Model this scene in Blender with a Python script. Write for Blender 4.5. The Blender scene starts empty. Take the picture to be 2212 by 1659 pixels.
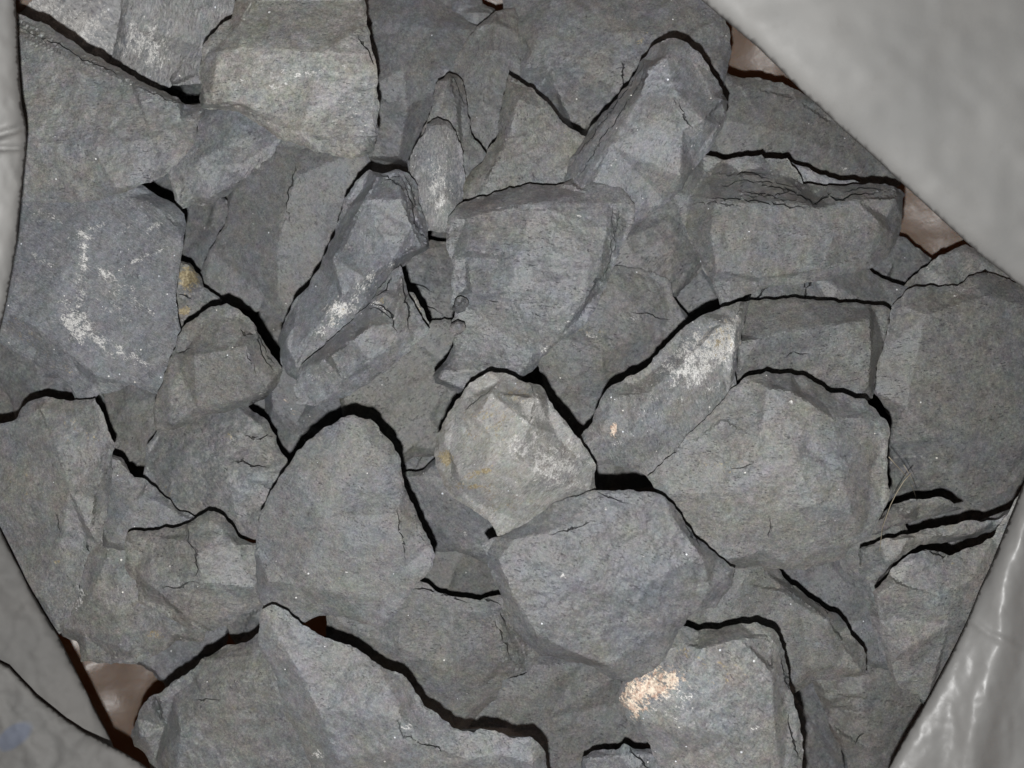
import bpy, math, random
import numpy as np
from mathutils import Vector
from mathutils.geometry import delaunay_2d_cdt

# ---------------------------------------------------------------- camera, light, exposure
S = bpy.context.scene
COL = S.collection
D0 = 0.235                       # camera height above the middle of the heap (metres)
HALF = 0.150                     # half of the frame width at that distance
K = HALF / D0 / 1106.0           # the frame is measured on a 2212 x 1659 layout
cam_d = bpy.data.cameras.new('camera')
cam = bpy.data.objects.new('camera', cam_d)
COL.objects.link(cam)
cam.location = (0, 0, D0)
cam_d.sensor_width = 36.0
cam_d.lens = 18.0 / (HALF / D0)
cam_d.clip_start = 0.005
cam_d.clip_end = 20
cam_d.dof.use_dof = True
cam_d.dof.focus_distance = 0.236
cam_d.dof.aperture_fstop = 14
S.camera = cam

W = bpy.data.worlds.new('World')
S.world = W
W.use_nodes = True
W.node_tree.nodes['Background'].inputs[0].default_value = (1.0, 0.98, 0.95, 1)
W.node_tree.nodes['Background'].inputs[1].default_value = 0.02

FL = bpy.data.lights.new('phone_flash', 'POINT')
FL.energy = 2.45
FL.color = (1.0, 0.993, 0.985)
FL.shadow_soft_size = 0.0020
FL.use_nodes = True              # the flash lens spreads its beam evenly over the frame
nt = FL.node_tree
em = [n for n in nt.nodes if n.type == 'EMISSION'][0]
fo = nt.nodes.new('ShaderNodeLightFalloff')
fo.inputs['Strength'].default_value = 1.0
tc = nt.nodes.new('ShaderNodeTexCoord')
sx = nt.nodes.new('ShaderNodeSeparateXYZ')
ab = nt.nodes.new('ShaderNodeMath'); ab.operation = 'ABSOLUTE'
mx = nt.nodes.new('ShaderNodeMath'); mx.operation = 'MAXIMUM'; mx.inputs[1].default_value = 0.55
pw = nt.nodes.new('ShaderNodeMath'); pw.operation = 'POWER'; pw.inputs[1].default_value = -2.2
ml = nt.nodes.new('ShaderNodeMath'); ml.operation = 'MULTIPLY'
nt.links.new(tc.outputs['Normal'], sx.inputs[0])
nt.links.new(sx.outputs['Z'], ab.inputs[0])
nt.links.new(ab.outputs[0], mx.inputs[0])
nt.links.new(mx.outputs[0], pw.inputs[0])
nt.links.new(pw.outputs[0], ml.inputs[0])
nt.links.new(fo.outputs['Quadratic'], ml.inputs[1])
nt.links.new(ml.outputs[0], em.inputs['Strength'])
flash = bpy.data.objects.new('phone_flash', FL)
COL.objects.link(flash)
flash.location = (-0.0050, -0.0225, D0)

S.view_settings.view_transform = 'Standard'
S.view_settings.look = 'None'
S.view_settings.exposure = 0.0
S.view_settings.gamma = 1.0
S.render.engine = 'CYCLES'
S.cycles.max_bounces = 4
S.cycles.use_denoising = True

# ---------------------------------------------------------------- helpers
def wpos(X, Y, z):
    """layout point + height (arrays) -> world"""
    d = (D0 - z) * K
    return np.stack([(X - 1106.0) * d, -(Y - 829.5) * d, z], -1)

def hash3(ix, iy, iz):
    h = (ix * 374761393 + iy * 668265263 + iz * 2147483647 * 3 + 1274126177) & 0xFFFFFFFF
    h = ((h ^ (h >> 13)) * 1274126177) & 0xFFFFFFFF
    h = ((h ^ (h >> 16)) * 2246822519) & 0xFFFFFFFF
    return ((h ^ (h >> 15)) & 0xFFFFFF) / float(0xFFFFFF) * 2 - 1

def vnoise(x, y, seed):
    ix = np.floor(x).astype(np.int64); iy = np.floor(y).astype(np.int64)
    fx = x - ix; fy = y - iy
    fx = fx * fx * (3 - 2 * fx); fy = fy * fy * (3 - 2 * fy)
    s = np.full_like(ix, seed)
    a = hash3(ix, iy, s); b = hash3(ix + 1, iy, s)
    c = hash3(ix, iy + 1, s); d = hash3(ix + 1, iy + 1, s)
    return (a * (1 - fx) + b * fx) * (1 - fy) + (c * (1 - fx) + d * fx) * fy

def fbm(x, y, seed, octs=4, gain=0.5):
    t = np.zeros_like(x); a = 1.0; f = 1.0
    for o in range(octs):
        t += a * vnoise(x * f + 17.3 * o, y * f - 9.1 * o, seed + o * 31)
        a *= gain; f *= 2.03
    return t

def inside(px, py, poly):
    n = len(poly); r = np.zeros(px.shape, bool)
    for i in range(n):
        x0, y0 = poly[i]; x1, y1 = poly[(i + 1) % n]
        if y0 == y1: continue
        c = ((y0 > py) != (y1 > py)) & (px < (x1 - x0) * (py - y0) / (y1 - y0) + x0)
        r ^= c
    return r

def seg_dist(px, py, a, b):
    ax, ay = a; bx, by = b
    dx, dy = bx - ax, by - ay
    L = dx * dx + dy * dy + 1e-9
    t = np.clip(((px - ax) * dx + (py - ay) * dy) / L, 0, 1)
    return np.hypot(px - ax - t * dx, py - ay - t * dy)

def poly_dist(px, py, poly, closed=True):
    d = np.full(px.shape, 1e9)
    n = len(poly)
    for i in range(n if closed else n - 1):
        d = np.minimum(d, seg_dist(px, py, poly[i], poly[(i + 1) % n]))
    return d

def roughen(pts, rng, amp, step, closed=True):
    """fractal break-up of a polyline: (x, y, v) points"""
    P = [tuple(p) for p in pts]
    while True:
        out = []; grew = False
        n = len(P)
        for i in range(n if closed else n - 1):
            a = P[i]; b = P[(i + 1) % n]
            out.append(a)
            L = math.hypot(b[0] - a[0], b[1] - a[1])
            if L > step * 1.5:
                grew = True
                o = rng.uniform(-1, 1) * amp * (min(L, 60) * .5 if L > 42 else L * 1.15)
                nx, ny = -(b[1] - a[1]) / L, (b[0] - a[0]) / L
                t = rng.uniform(.42, .58)
                out.append((a[0] + (b[0] - a[0]) * t + nx * o, a[1] + (b[1] - a[1]) * t + ny * o, a[2] * (1 - t) + b[2] * t))
        if not closed: out.append(P[-1])
        P = out
        if not grew: return P

def area(poly):
    return 0.5 * sum(poly[i][0] * poly[(i + 1) % len(poly)][1] - poly[(i + 1) % len(poly)][0] * poly[i][1] for i in range(len(poly)))

def interp_field(cp, edges, qx, qy):
    """piecewise flat facets through control points (x, y, v)"""
    v2 = [Vector((p[0], p[1])) for p in cp]
    r = delaunay_2d_cdt(v2, edges, [], 0, 1e-4)
    vs, fs, ov = r[0], r[2], r[3]
    val = []
    for i, o in enumerate(ov):
        if o: val.append(cp[o[0]][2])
        else:
            j = min(range(len(cp)), key=lambda q: (cp[q][0] - vs[i].x) ** 2 + (cp[q][1] - vs[i].y) ** 2)
            val.append(cp[j][2])
    out = np.full(qx.shape, np.nan); best = np.full(qx.shape, -1e9)
    for f in fs:
        a, b, c = f[0], f[1], f[2]
        x0, y0 = vs[a]; x1, y1 = vs[b]; x2, y2 = vs[c]
        det = (y1 - y2) * (x0 - x2) + (x2 - x1) * (y0 - y2)
        if abs(det) < 1e-6: continue
        l0 = ((y1 - y2) * (qx - x2) + (x2 - x1) * (qy - y2)) / det
        l1 = ((y2 - y0) * (qx - x2) + (x0 - x2) * (qy - y2)) / det
        l2 = 1 - l0 - l1
        m = np.minimum(np.minimum(l0, l1), l2)
        sel = m > best
        cl0 = np.clip(l0, 0, 1); cl1 = np.clip(l1, 0, 1); cl2 = np.clip(l2, 0, 1); s = cl0 + cl1 + cl2
        v = (cl0 * val[a] + cl1 * val[b] + cl2 * val[c]) / s
        out = np.where(sel, v, out); best = np.where(sel, m, best)
    return out

def new_mesh(name, verts, faces, mat, attrs=None, smooth=False, origin=None):
    me = bpy.data.meshes.new(name)
    o = origin if origin is not None else verts.mean(0)
    me.from_pydata((verts - o).tolist(), [], faces)
    if attrs:
        for k, arr in attrs.items():
            at = me.attributes.new(k, 'FLOAT_COLOR', 'POINT')
            at.data.foreach_set('color', np.ascontiguousarray(arr, np.float32).ravel())
    me.materials.append(mat)
    if smooth: me.polygons.foreach_set('use_smooth', [True] * len(me.polygons))
    me.update()
    ob = bpy.data.objects.new(name, me)
    ob.location = tuple(o)
    COL.objects.link(ob)
    return ob

def triangulate(outline, cracks, spacing, rng):
    """outline: list of (x, y); returns 2d points, faces, n of outline points"""
    poly = [(p[0], p[1]) for p in outline]
    xs = [p[0] for p in poly]; ys = [p[1] for p in poly]
    gx = np.arange(min(xs), max(xs), spacing); gy = np.arange(min(ys), max(ys), spacing * .87)
    X, Y = np.meshgrid(gx, gy)
    X = X + (np.arange(len(gy)) % 2)[:, None] * spacing * .5
    rs = np.random.RandomState(rng.randrange(1 << 30))
    X = X + rs.uniform(-.28, .28, X.shape) * spacing; Y = Y + rs.uniform(-.28, .28, Y.shape) * spacing
    X = X.ravel(); Y = Y.ravel()
    ok = inside(X, Y, poly)
    X, Y = X[ok], Y[ok]
    ok = poly_dist(X, Y, poly) > spacing * .45
    extra = []; depth = []
    for c, w, dp in cracks:
        ok &= poly_dist(X, Y, [(q[0], q[1]) for q in c], False) > w + spacing * .4
        n = len(c)
        for i, q in enumerate(c):
            a = c[max(0, i - 1)]; b = c[min(n - 1, i + 1)]
            L = math.hypot(b[0] - a[0], b[1] - a[1]) + 1e-6
            nx, ny = -(b[1] - a[1]) / L, (b[0] - a[0]) / L
            t = math.sin(math.pi * min(1, (i + .6) / n)) ** .5
            ww = w * t * rng.uniform(.7, 1.15)
            extra.append((q[0], q[1])); depth.append(dp * t)
            extra.append((q[0] + nx * ww, q[1] + ny * ww)); depth.append(0)
            extra.append((q[0] - nx * ww, q[1] - ny * ww)); depth.append(0)
    X, Y = X[ok], Y[ok]
    if extra:
        ex = np.array(extra); k = inside(ex[:, 0], ex[:, 1], poly) & (poly_dist(ex[:, 0], ex[:, 1], poly) > spacing * .3)
        extra = [e for e, q in zip(extra, k) if q]; depth = [e for e, q in zip(depth, k) if q]
    n0 = len(poly)
    pts = poly + extra + list(zip(X.tolist(), Y.tolist()))
    dep = [0] * n0 + depth + [0] * len(X)
    r = delaunay_2d_cdt([Vector(p) for p in pts], [], [list(range(n0))], 1, 1e-5)
    vs = np.array([(v.x, v.y) for v in r[0]])
    dp = np.array([dep[o[0]] if o else 0 for o in r[3]])
    faces = [list(f) for f in r[2]]
    # boundary loop
    cnt = {}
    for f in faces:
        for i in range(len(f)):
            cnt[(f[i], f[(i + 1) % len(f)])] = 1
    bd = {a: b for (a, b) in cnt if (b, a) not in cnt}
    s = next(iter(bd)); loop = [s]; q = bd[s]
    while q != s and q in bd and len(loop) < 100000:
        loop.append(q); q = bd[q]
    return vs, faces, dp, loop

# ---------------------------------------------------------------- materials
def nd(nt, t, **kw):
    n = nt.nodes.new(t)
    for k, v in kw.items():
        if k.startswith('i_'):
            n.inputs[int(k[2:]) if k[2:].isdigit() else k[2:]].default_value = v
        else: setattr(n, k, v)
    return n

class G:
    def __init__(s, name):
        s.m = bpy.data.materials.new(name); s.m.use_nodes = True
        s.t = s.m.node_tree; s.b = s.t.nodes['Principled BSDF']
    def link(s, a, b): s.t.links.new(a, b)
    def attr(s, name):
        a = nd(s.t, 'ShaderNodeAttribute', attribute_name=name)
        x = nd(s.t, 'ShaderNodeSeparateColor'); s.link(a.outputs['Color'], x.inputs[0]); return x.outputs, a.outputs['Alpha']
    def math(s, op, a, b=None, clamp=False):
        n = nd(s.t, 'ShaderNodeMath', operation=op, use_clamp=clamp)
        for i, v in enumerate((a, b)):
            if v is None: continue
            if isinstance(v, (int, float)): n.inputs[i].default_value = v
            else: s.link(v, n.inputs[i])
        return n.outputs[0]
    def noise(s, vec, scale, detail=4, rough=.5, dist=0.0):
        n = nd(s.t, 'ShaderNodeTexNoise'); n.inputs['Scale'].default_value = scale
        n.inputs['Detail'].default_value = detail; n.inputs['Roughness'].default_value = rough
        n.inputs['Distortion'].default_value = dist
        s.link(vec, n.inputs['Vector']); return n.outputs['Fac']
    def ramp(s, fac, lo, hi, a=0.0, b=1.0):
        n = nd(s.t, 'ShaderNodeMapRange'); n.clamp = True
        for i, v in enumerate((fac, lo, hi, a, b)):
            if isinstance(v, (int, float)): n.inputs[i].default_value = v
            else: s.link(v, n.inputs[i])
        return n.outputs[0]
    def mix(s, f, a, b, mode='MIX'):
        n = nd(s.t, 'ShaderNodeMix', data_type='RGBA', blend_type=mode)
        ins = [n.inputs[0], n.inputs[6], n.inputs[7]]
        for i, v in zip(ins, (f, a, b)):
            if isinstance(v, (int, float)): i.default_value = v
            elif isinstance(v, tuple): i.default_value = (*v, 1)
            else: s.link(v, i)
        return n.outputs[2]

def slate_material():
    g = G('slate'); t = g.t
    (warm, val, vein), ang = (lambda o, a: ((o[0], o[1], o[2]), a))(*g.attr('tone'))
    (pw, po, pg), lite = (lambda o, a: ((o[0], o[1], o[2]), a))(*g.attr('patch'))
    tcn = nd(t, 'ShaderNodeTexCoord')
    oi = nd(t, 'ShaderNodeObjectInfo')
    rot = nd(t, 'ShaderNodeVectorRotate', rotation_type='Z_AXIS'); g.link(tcn.outputs['Object'], rot.inputs['Vector'])
    g.link(g.math('MULTIPLY', ang, 6.2832), rot.inputs['Angle'])
    off = nd(t, 'ShaderNodeVectorMath', operation='SCALE'); off.inputs[0].default_value = (3.1, 7.7, 5.3)
    g.link(oi.outputs['Random'], off.inputs['Scale'])
    sc = nd(t, 'ShaderNodeVectorMath', operation='MULTIPLY_ADD'); g.link(rot.outputs[0], sc.inputs[0])
    gs = g.math('ADD', 720, g.math('MULTIPLY', oi.outputs['Random'], 620))
    gv = nd(t, 'ShaderNodeCombineXYZ')
    for i in range(3): g.link(gs, gv.inputs[i])
    g.link(gv.outputs[0], sc.inputs[1])
    off2 = nd(t, 'ShaderNodeVectorMath', operation='SCALE'); g.link(off.outputs[0], off2.inputs[0]); off2.inputs['Scale'].default_value = 40
    g.link(off2.outputs[0], sc.inputs[2])
    P = sc.outputs[0]
    st = nd(t, 'ShaderNodeVectorMath', operation='MULTIPLY'); g.link(P, st.inputs[0]); st.inputs[1].default_value = (1, 3.4, 1)
    PS = st.outputs[0]
    s2 = nd(t, 'ShaderNodeVectorMath', operation='MULTIPLY'); g.link(P, s2.inputs[0]); s2.inputs[1].default_value = (1, 1.7, 1)
    P2 = s2.outputs[0]
    big = g.noise(P, .07, 3, .55, .4)
    mid = g.noise(P, .36, 7, .7)
    fin = g.noise(P, 1.5, 4, .7)
    grn = g.noise(P, 3.4, 2, .6)
    stk = g.noise(PS, .4, 6, .72, .15)
    vbig = g.noise(P, .16, 2, .5)
    # warm / cool ground
    wf = g.math('ADD', warm, g.ramp(big, .3, .7, -.42, .42))
    wf = g.math('ADD', wf, g.ramp(fin, .3, .7, -.32, .32), True)
    base = g.mix(wf, (.155, .163, .177), (.186, .184, .171))
    # value break-up
    v = g.ramp(mid, .3, .7, .74, 1.26)
    v = g.math('MULTIPLY', v, g.ramp(fin, .3, .7, .70, 1.32))
    v = g.math('MULTIPLY', v, g.ramp(grn, .3, .7, .76, 1.26))
    v = g.math('MULTIPLY', v, g.ramp(stk, .3, .7, .88, 1.12))
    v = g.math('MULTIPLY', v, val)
    v = g.math('MULTIPLY', v, g.math('ADD', 1.0, lite))
    vv = nd(t, 'ShaderNodeCombineColor')
    for i in range(3): g.link(v, vv.inputs[i])
    base = g.mix(1.0, base, vv.outputs[0], 'MULTIPLY')
    # patchy hue: minerals tint it cream, lilac and green in small areas
    for sc_, k_ in ((.14, .34), (.7, .28)):
        hn = nd(t, 'ShaderNodeTexNoise'); hn.inputs['Scale'].default_value = sc_; hn.inputs['Detail'].default_value = 6
        hn.inputs['Roughness'].default_value = .72; g.link(P, hn.inputs['Vector'])
        hm = nd(t, 'ShaderNodeVectorMath', operation='MULTIPLY_ADD'); g.link(hn.outputs['Color'], hm.inputs[0])
        hm.inputs[1].default_value = (k_, k_ * .8, k_); hm.inputs[2].default_value = (1 - k_ * .5, 1 - k_ * .4, 1 - k_ * .5)
        base = g.mix(1.0, base, hm.outputs[0], 'MULTIPLY')
    ys = g.math('MULTIPLY', g.ramp(g.noise(P, .42, 5, .72), .60, .72), g.math('MULTIPLY', warm, .38))
    base = g.mix(ys, base, (.27, .235, .15))
    # dark pits and short dark flecks along the cleavage
    drk = g.math('MULTIPLY', g.ramp(g.noise(PS, .8, 3, .6), .61, .68), g.ramp(vbig, .38, .55))
    base = g.mix(g.math('MULTIPLY', drk, .6), base, (.045, .046, .055))
    # pale mineral grains
    lt = g.math('MULTIPLY', g.ramp(fin, .63, .74), g.ramp(g.noise(P, .12, 2, .5), .45, .62))
    base = g.mix(g.math('MULTIPLY', lt, .5), base, (.36, .36, .33))
    # crystalline white crust (vein attribute sets how much of it)
    crn = g.noise(PS, .5, 7, .78, .6)
    cr = g.ramp(g.math('ADD', crn, g.math('MULTIPLY', vein, .20)), .58, .72)
    cr = g.math('MULTIPLY', cr, g.ramp(vein, 0.02, .4))
    base = g.mix(g.math('MULTIPLY', cr, .72), base, (.50, .50, .50))
    # placed mineral patches; the white ones also paint silvery glitter into the colour
    pn = g.math('ADD', g.math('MULTIPLY', g.ramp(g.noise(P2, .26, 3, .6), .34, .66), .40), g.math('MULTIPLY', g.ramp(g.noise(P2, 1.0, 5, .8), .36, .64), .60))
    def pm(att):
        return g.math('MULTIPLY', g.ramp(g.math('ADD', pn, g.math('MULTIPLY', att, .54)), .84, .96), g.math('GREATER_THAN', att, .03))
    mw = pm(pw); mo = pm(po)
    base = g.mix(g.math('MULTIPLY', mw, .85), base, g.mix(g.ramp(grn, .3, .62), (.34, .34, .35), (.95, .94, .90)))
    base = g.mix(g.math('MULTIPLY', mo, .95), base, g.mix(g.ramp(g.noise(P, .7, 6, .8), .40, .58), (.50, .32, .24), (.98, .86, .70)))
    base = g.mix(g.math('MULTIPLY', pm(pg), .8), base, g.mix(g.ramp(fin, .4, .62), (.22, .165, .08), (.50, .42, .25)))
    # mica glints painted into the colour as tiny pale dots
    vo = nd(t, 'ShaderNodeTexVoronoi'); vo.inputs['Scale'].default_value = .95; g.link(P, vo.inputs['Vector'])
    sep = nd(t, 'ShaderNodeSeparateColor'); g.link(vo.outputs['Color'], sep.inputs[0])
    th = g.math('SUBTRACT', .9955, g.math('MULTIPLY', vein, .05))
    gl = g.math('MULTIPLY', g.math('GREATER_THAN', sep.outputs[0], th), g.math('LESS_THAN', vo.outputs['Distance'], g.math('ADD', .08, g.math('MULTIPLY', sep.outputs[2], .24))))
    base = g.mix(gl, base, g.mix(sep.outputs[1], (.85, .82, .74), (.80, .84, .9)))
    g.link(base, g.b.inputs['Base Color'])
    g.link(g.math('SUBTRACT', g.ramp(mid, .3, .7, .38, .58), g.math('MULTIPLY', mw, .16)), g.b.inputs['Roughness'])
    g.link(g.ramp(wf, 0.0, 1.0, .62, .34), g.b.inputs['Specular IOR Level'])
    # relief
    h = g.math('ADD', g.math('MULTIPLY', mid, .42), g.math('MULTIPLY', fin, .36))
    h = g.math('ADD', h, g.math('MULTIPLY', stk, .22))
    h = g.math('ADD', h, g.math('MULTIPLY', grn, .2))
    h = g.math('SUBTRACT', h, g.math('MULTIPLY', drk, .6))
    h = g.math('ADD', h, g.math('MULTIPLY', cr, .25))
    h = g.math('ADD', h, g.math('MULTIPLY', g.math('MAXIMUM', mw, mo), g.ramp(grn, .3, .7, .10, .20)))
    bp = nd(t, 'ShaderNodeBump'); bp.inputs['Strength'].default_value = .8; bp.inputs['Distance'].default_value = .00038
    g.link(h, bp.inputs['Height']); g.link(bp.outputs[0], g.b.inputs['Normal'])
    return g.m

def plastic_material(name, col, col2, thru=(.5, .3, .2), rough=.3, spec=.5, marks=False, tf=.2, bump=.0012, sss=0.0):
    g = G(name); t = g.t
    tcn = nd(t, 'ShaderNodeTexCoord')
    sc = nd(t, 'ShaderNodeVectorMath', operation='SCALE'); g.link(tcn.outputs['Object'], sc.inputs[0]); sc.inputs['Scale'].default_value = 1000
    P = sc.outputs[0]
    n1 = g.noise(P, .035, 4, .5, .6); n2 = g.noise(P, .3, 5, .6); n3 = g.noise(P, 2.5, 2, .5)
    c = g.mix(g.ramp(n1, .32, .68), col, col2)
    dust = g.math('MULTIPLY', g.ramp(n2, .58, .75), .12)
    c = g.mix(dust, c, (.14, .135, .12))
    if marks:
        (r, gg, b), _ = (lambda o, a: ((o[0], o[1], o[2]), a))(*g.attr('patch'))
        c = g.mix(g.math('MULTIPLY', g.ramp(g.math('ADD', b, g.math('MULTIPLY', g.noise(P, .25, 3), .3)), .45, .75), .55), c, (.10, .125, .19))
    g.link(c, g.b.inputs['Base Color'])
    g.link(g.ramp(n2, .3, .7, rough, rough + .14), g.b.inputs['Roughness'])
    g.b.inputs['Specular IOR Level'].default_value = spec
    if sss:
        g.b.inputs['Subsurface Weight'].default_value = sss; g.b.inputs['Subsurface Radius'].default_value = (1.0, .35, .14); g.b.inputs['Subsurface Scale'].default_value = .006
    h = g.math('ADD', g.math('MULTIPLY', n2, .16), g.math('MULTIPLY', n1, 1.0))
    h = g.math('ADD', h, g.math('MULTIPLY', n3, .02))
    bp = nd(t, 'ShaderNodeBump'); bp.inputs['Strength'].default_value = .5; bp.inputs['Distance'].default_value = bump
    g.link(h, bp.inputs['Height']); g.link(bp.outputs[0], g.b.inputs['Normal'])
    tr = nd(t, 'ShaderNodeBsdfTranslucent'); tr.inputs['Color'].default_value = (*thru, 1)
    mxs = nd(t, 'ShaderNodeMixShader'); mxs.inputs[0].default_value = tf
    out = t.nodes['Material Output']
    g.link(g.b.outputs[0], mxs.inputs[1]); g.link(tr.outputs[0], mxs.inputs[2]); g.link(mxs.outputs[0], out.inputs['Surface'])
    return g.m

SLATE = slate_material()

# ---------------------------------------------------------------- rocks
ROCKS = []
def rock(pts, z, label, tilt=(0, 0), th=28, ridges=(), ed=3.0, warm=.5, val=1.0, vein=0.0, ang=.1,
         patches=(), cracks=(), rough=1.0, auto=True, sp=5.0, strata=None, jag=.10, grow=True):
    ROCKS.append(dict(pts=pts, z=z, label=label, tilt=tilt, th=th, ridges=ridges, ed=ed, warm=warm, val=val, vein=vein,
                      ang=ang, patches=patches, cracks=cracks, rough=rough, auto=auto, sp=sp, strata=strata, jag=jag, grow=grow))

def build_rock(i, R):
    rng = random.Random(1000 + i * 7)
    base = [(p[0], p[1]) for p in R['pts']]
    if area(base) < 0:
        base = base[::-1]; R['pts'] = R['pts'][::-1]
    # lower stones carry on beneath the ones that lie on them
    hi = [q for q in ROCKS if q['z'] > R['z'] + 1 and q is not R] if R['grow'] else []
    pts = []
    n = len(base)
    ph = rng.uniform(0, 6.28); kk = rng.choice((1, 2, 2, 3))
    for j, p in enumerate(R['pts']):
        a = base[j - 1]; b = base[(j + 1) % n]
        L = math.hypot(b[0] - a[0], b[1] - a[1]) + 1e-6
        nx, ny = (b[1] - a[1]) / L, -(b[0] - a[0]) / L
        x, y = p[0], p[1]
        for s in (30, 18):
            qx, qy = x + nx * s, y + ny * s
            if any(inside(np.array([qx]), np.array([qy]), [(w[0], w[1]) for w in h['pts']])[0] for h in hi):
                x, y = qx, qy; break
        pts.append((x, y, (p[2] if len(p) > 2 else -R['ed'] * .75 * max(0.0, .45 + .75 * math.sin(kk * 6.283 * j / n + ph)) - rng.uniform(0, .7))))
    outline = roughen(pts, rng, R['jag'], 7)
    cx = sum(p[0] for p in base) / n; cy = sum(p[1] for p in base) / n
    size = math.sqrt(abs(area(base)))
    # facet control points
    cp = [tuple(p) for p in pts]; edges = [(j, (j + 1) % n) for j in range(n)]
    poly = [(p[0], p[1]) for p in pts]
    if R['auto']:
        ins = min(26, size * .10)
        for j in range(n):
            if rng.random() < .25: continue
            a = poly[j - 1]; b = poly[(j + 1) % n]
            L = math.hypot(b[0] - a[0], b[1] - a[1]) + 1e-6
            nx, ny = -(b[1] - a[1]) / L, (b[0] - a[0]) / L
            s = ins * rng.uniform(.5, 1.35)
            q = (poly[j][0] + nx * s, poly[j][1] + ny * s)
            if inside(np.array([q[0]]), np.array([q[1]]), poly)[0]:
                cp.append((q[0], q[1], rng.uniform(-.7, .7)))
        for _ in range(3 if not R['ridges'] else 0):
            for _t in range(20):
                q = (cx + rng.uniform(-.35, .35) * size, cy + rng.uniform(-.35, .35) * size)
                if inside(np.array([q[0]]), np.array([q[1]]), poly)[0] and poly_dist(np.array([q[0]]), np.array([q[1]]), poly)[0] > ins * 1.2:
                    cp.append((q[0], q[1], rng.uniform(-1.0, 2.8))); break
    for line in R['ridges']:
        k0 = len(cp)
        for j, q in enumerate(line):
            cp.append((q[0], q[1], q[2] * (1.6 if R['auto'] else 1.25)))
            if j: edges.append((k0 + j - 1, k0 + j))
    cr = []
    for c in R['cracks']:
        w = c[0]; dp = c[1]
        cr.append((roughen([(q[0], q[1], 0) for q in c[2]], rng, .13, 7, False), w, dp))
    vs, faces, dep, loop = triangulate(outline, cr, R['sp'], rng)
    X, Y = vs[:, 0], vs[:, 1]
    f = interp_field(cp, edges, X, Y)
    f = np.nan_to_num(f, nan=0.0)
    ed = poly_dist(X, Y, [(p[0], p[1]) for p in outline])
    ss = i * 13 + 5
    env = np.clip(ed / 10, .35, 1)
    r_ = R['rough']
    # broken surface: broad swell, conchoidal chips, cleavage steps
    dz = .36 * r_ * fbm(X / 70, Y / 70, ss, 3) + .12 * r_ * fbm(X / 14, Y / 14, ss + 3, 3, .55)
    ca, sa = math.cos(R['ang'] * 6.283), math.sin(R['ang'] * 6.283)
    U = X * ca - Y * sa; V = X * sa + Y * ca
    stp = fbm(U / 120, V / 75, ss + 9, 3, .5) * 2.2
    fr = stp - np.floor(stp)
    dz += .09 * r_ * (np.floor(stp) + np.clip((fr - .8) * 5, 0, 1))
    rd = 1 - np.abs(fbm(X / 38, Y / 30, ss + 21, 3, .5))
    dz += .12 * r_ * np.clip(rd - .55, 0, 1) * 2
    if R['strata']:
        for (poly_s, a_s, wl, amp) in R['strata']:
            m = inside(X, Y, poly_s)
            dd = np.clip(poly_dist(X, Y, poly_s) / 8, 0, 1) * m
            vv = -X * math.sin(a_s) + Y * math.cos(a_s) + 6 * fbm(X / 40, Y / 40, ss + 40, 3)
            q = vv / wl; fq = q - np.floor(q)
            dz += amp * dd * (np.clip(fq * 1.3, 0, 1) - .5 + .4 * vnoise(np.floor(q), X / 60, ss + 2))
    # worn rim: the last few pixels roll over
    rim = -.25 * np.exp(-ed / 2.0)
    zb = R['z'] + R['tilt'][0] * (X - cx) / 100 + R['tilt'][1] * (cy - Y) / 100
    z = (zb + f + dz * env + rim - dep) / 1000.0
    top = wpos(X, Y, z)
    # sides and underside
    lx, ly = X[loop], Y[loop]
    nl = len(loop)
    lz = z[loop]
    rings = []
    zmean = float(lz.mean()); T = R['th'] / 1000.0
    wob = fbm(np.cos(np.arange(nl) / nl * 6.283) * 2, np.sin(np.arange(nl) / nl * 6.283) * 2, ss + 77, 3)
    pcx, pcy = float(X.mean()), float(Y.mean())
    for (fr_, sc_) in ((.12, .999), (.35, .985), (.62, .93), (.85, .80), (1.0, .52)):
        zz = lz - T * fr_ * (1 + .12 * wob)
        if fr_ > .6: zz = zz * .4 + (zmean - T * fr_) * .6
        s = sc_ + (.012 * fbm(lx / 22, ly / 22, ss + 90 + int(fr_ * 100), 3) - .012 if sc_ < .99 else 0)
        rings.append(wpos(pcx + (lx - pcx) * s, pcy + (ly - pcy) * s, zz))
    cen = wpos(np.array(pcx), np.array(pcy), np.array(zmean - T))
    allv = [top] + rings
    bott = np.array([[cen[0], cen[1], zmean - T * 1.03]])
    verts = np.concatenate(allv + [bott])
    F = faces[:]
    off0 = len(top)
    prev = list(loop)
    for k in range(len(rings)):
        cur = [off0 + k * nl + j for j in range(nl)]
        for j in range(nl):
            j2 = (j + 1) % nl
            F.append([prev[j2], prev[j], cur[j], cur[j2]])
        prev = cur
    bi = len(verts) - 1
    for j in range(nl):
        F.append([prev[(j + 1) % nl], prev[j], bi])
    # layout y points down, so flip to make normals point outwards
    F = [f_[::-1] for f_ in F]
    nv = len(verts)
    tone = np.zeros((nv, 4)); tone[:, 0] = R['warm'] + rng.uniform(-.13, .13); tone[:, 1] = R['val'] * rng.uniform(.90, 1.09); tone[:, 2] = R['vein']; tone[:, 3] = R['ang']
    patch = np.zeros((nv, 4))
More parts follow.
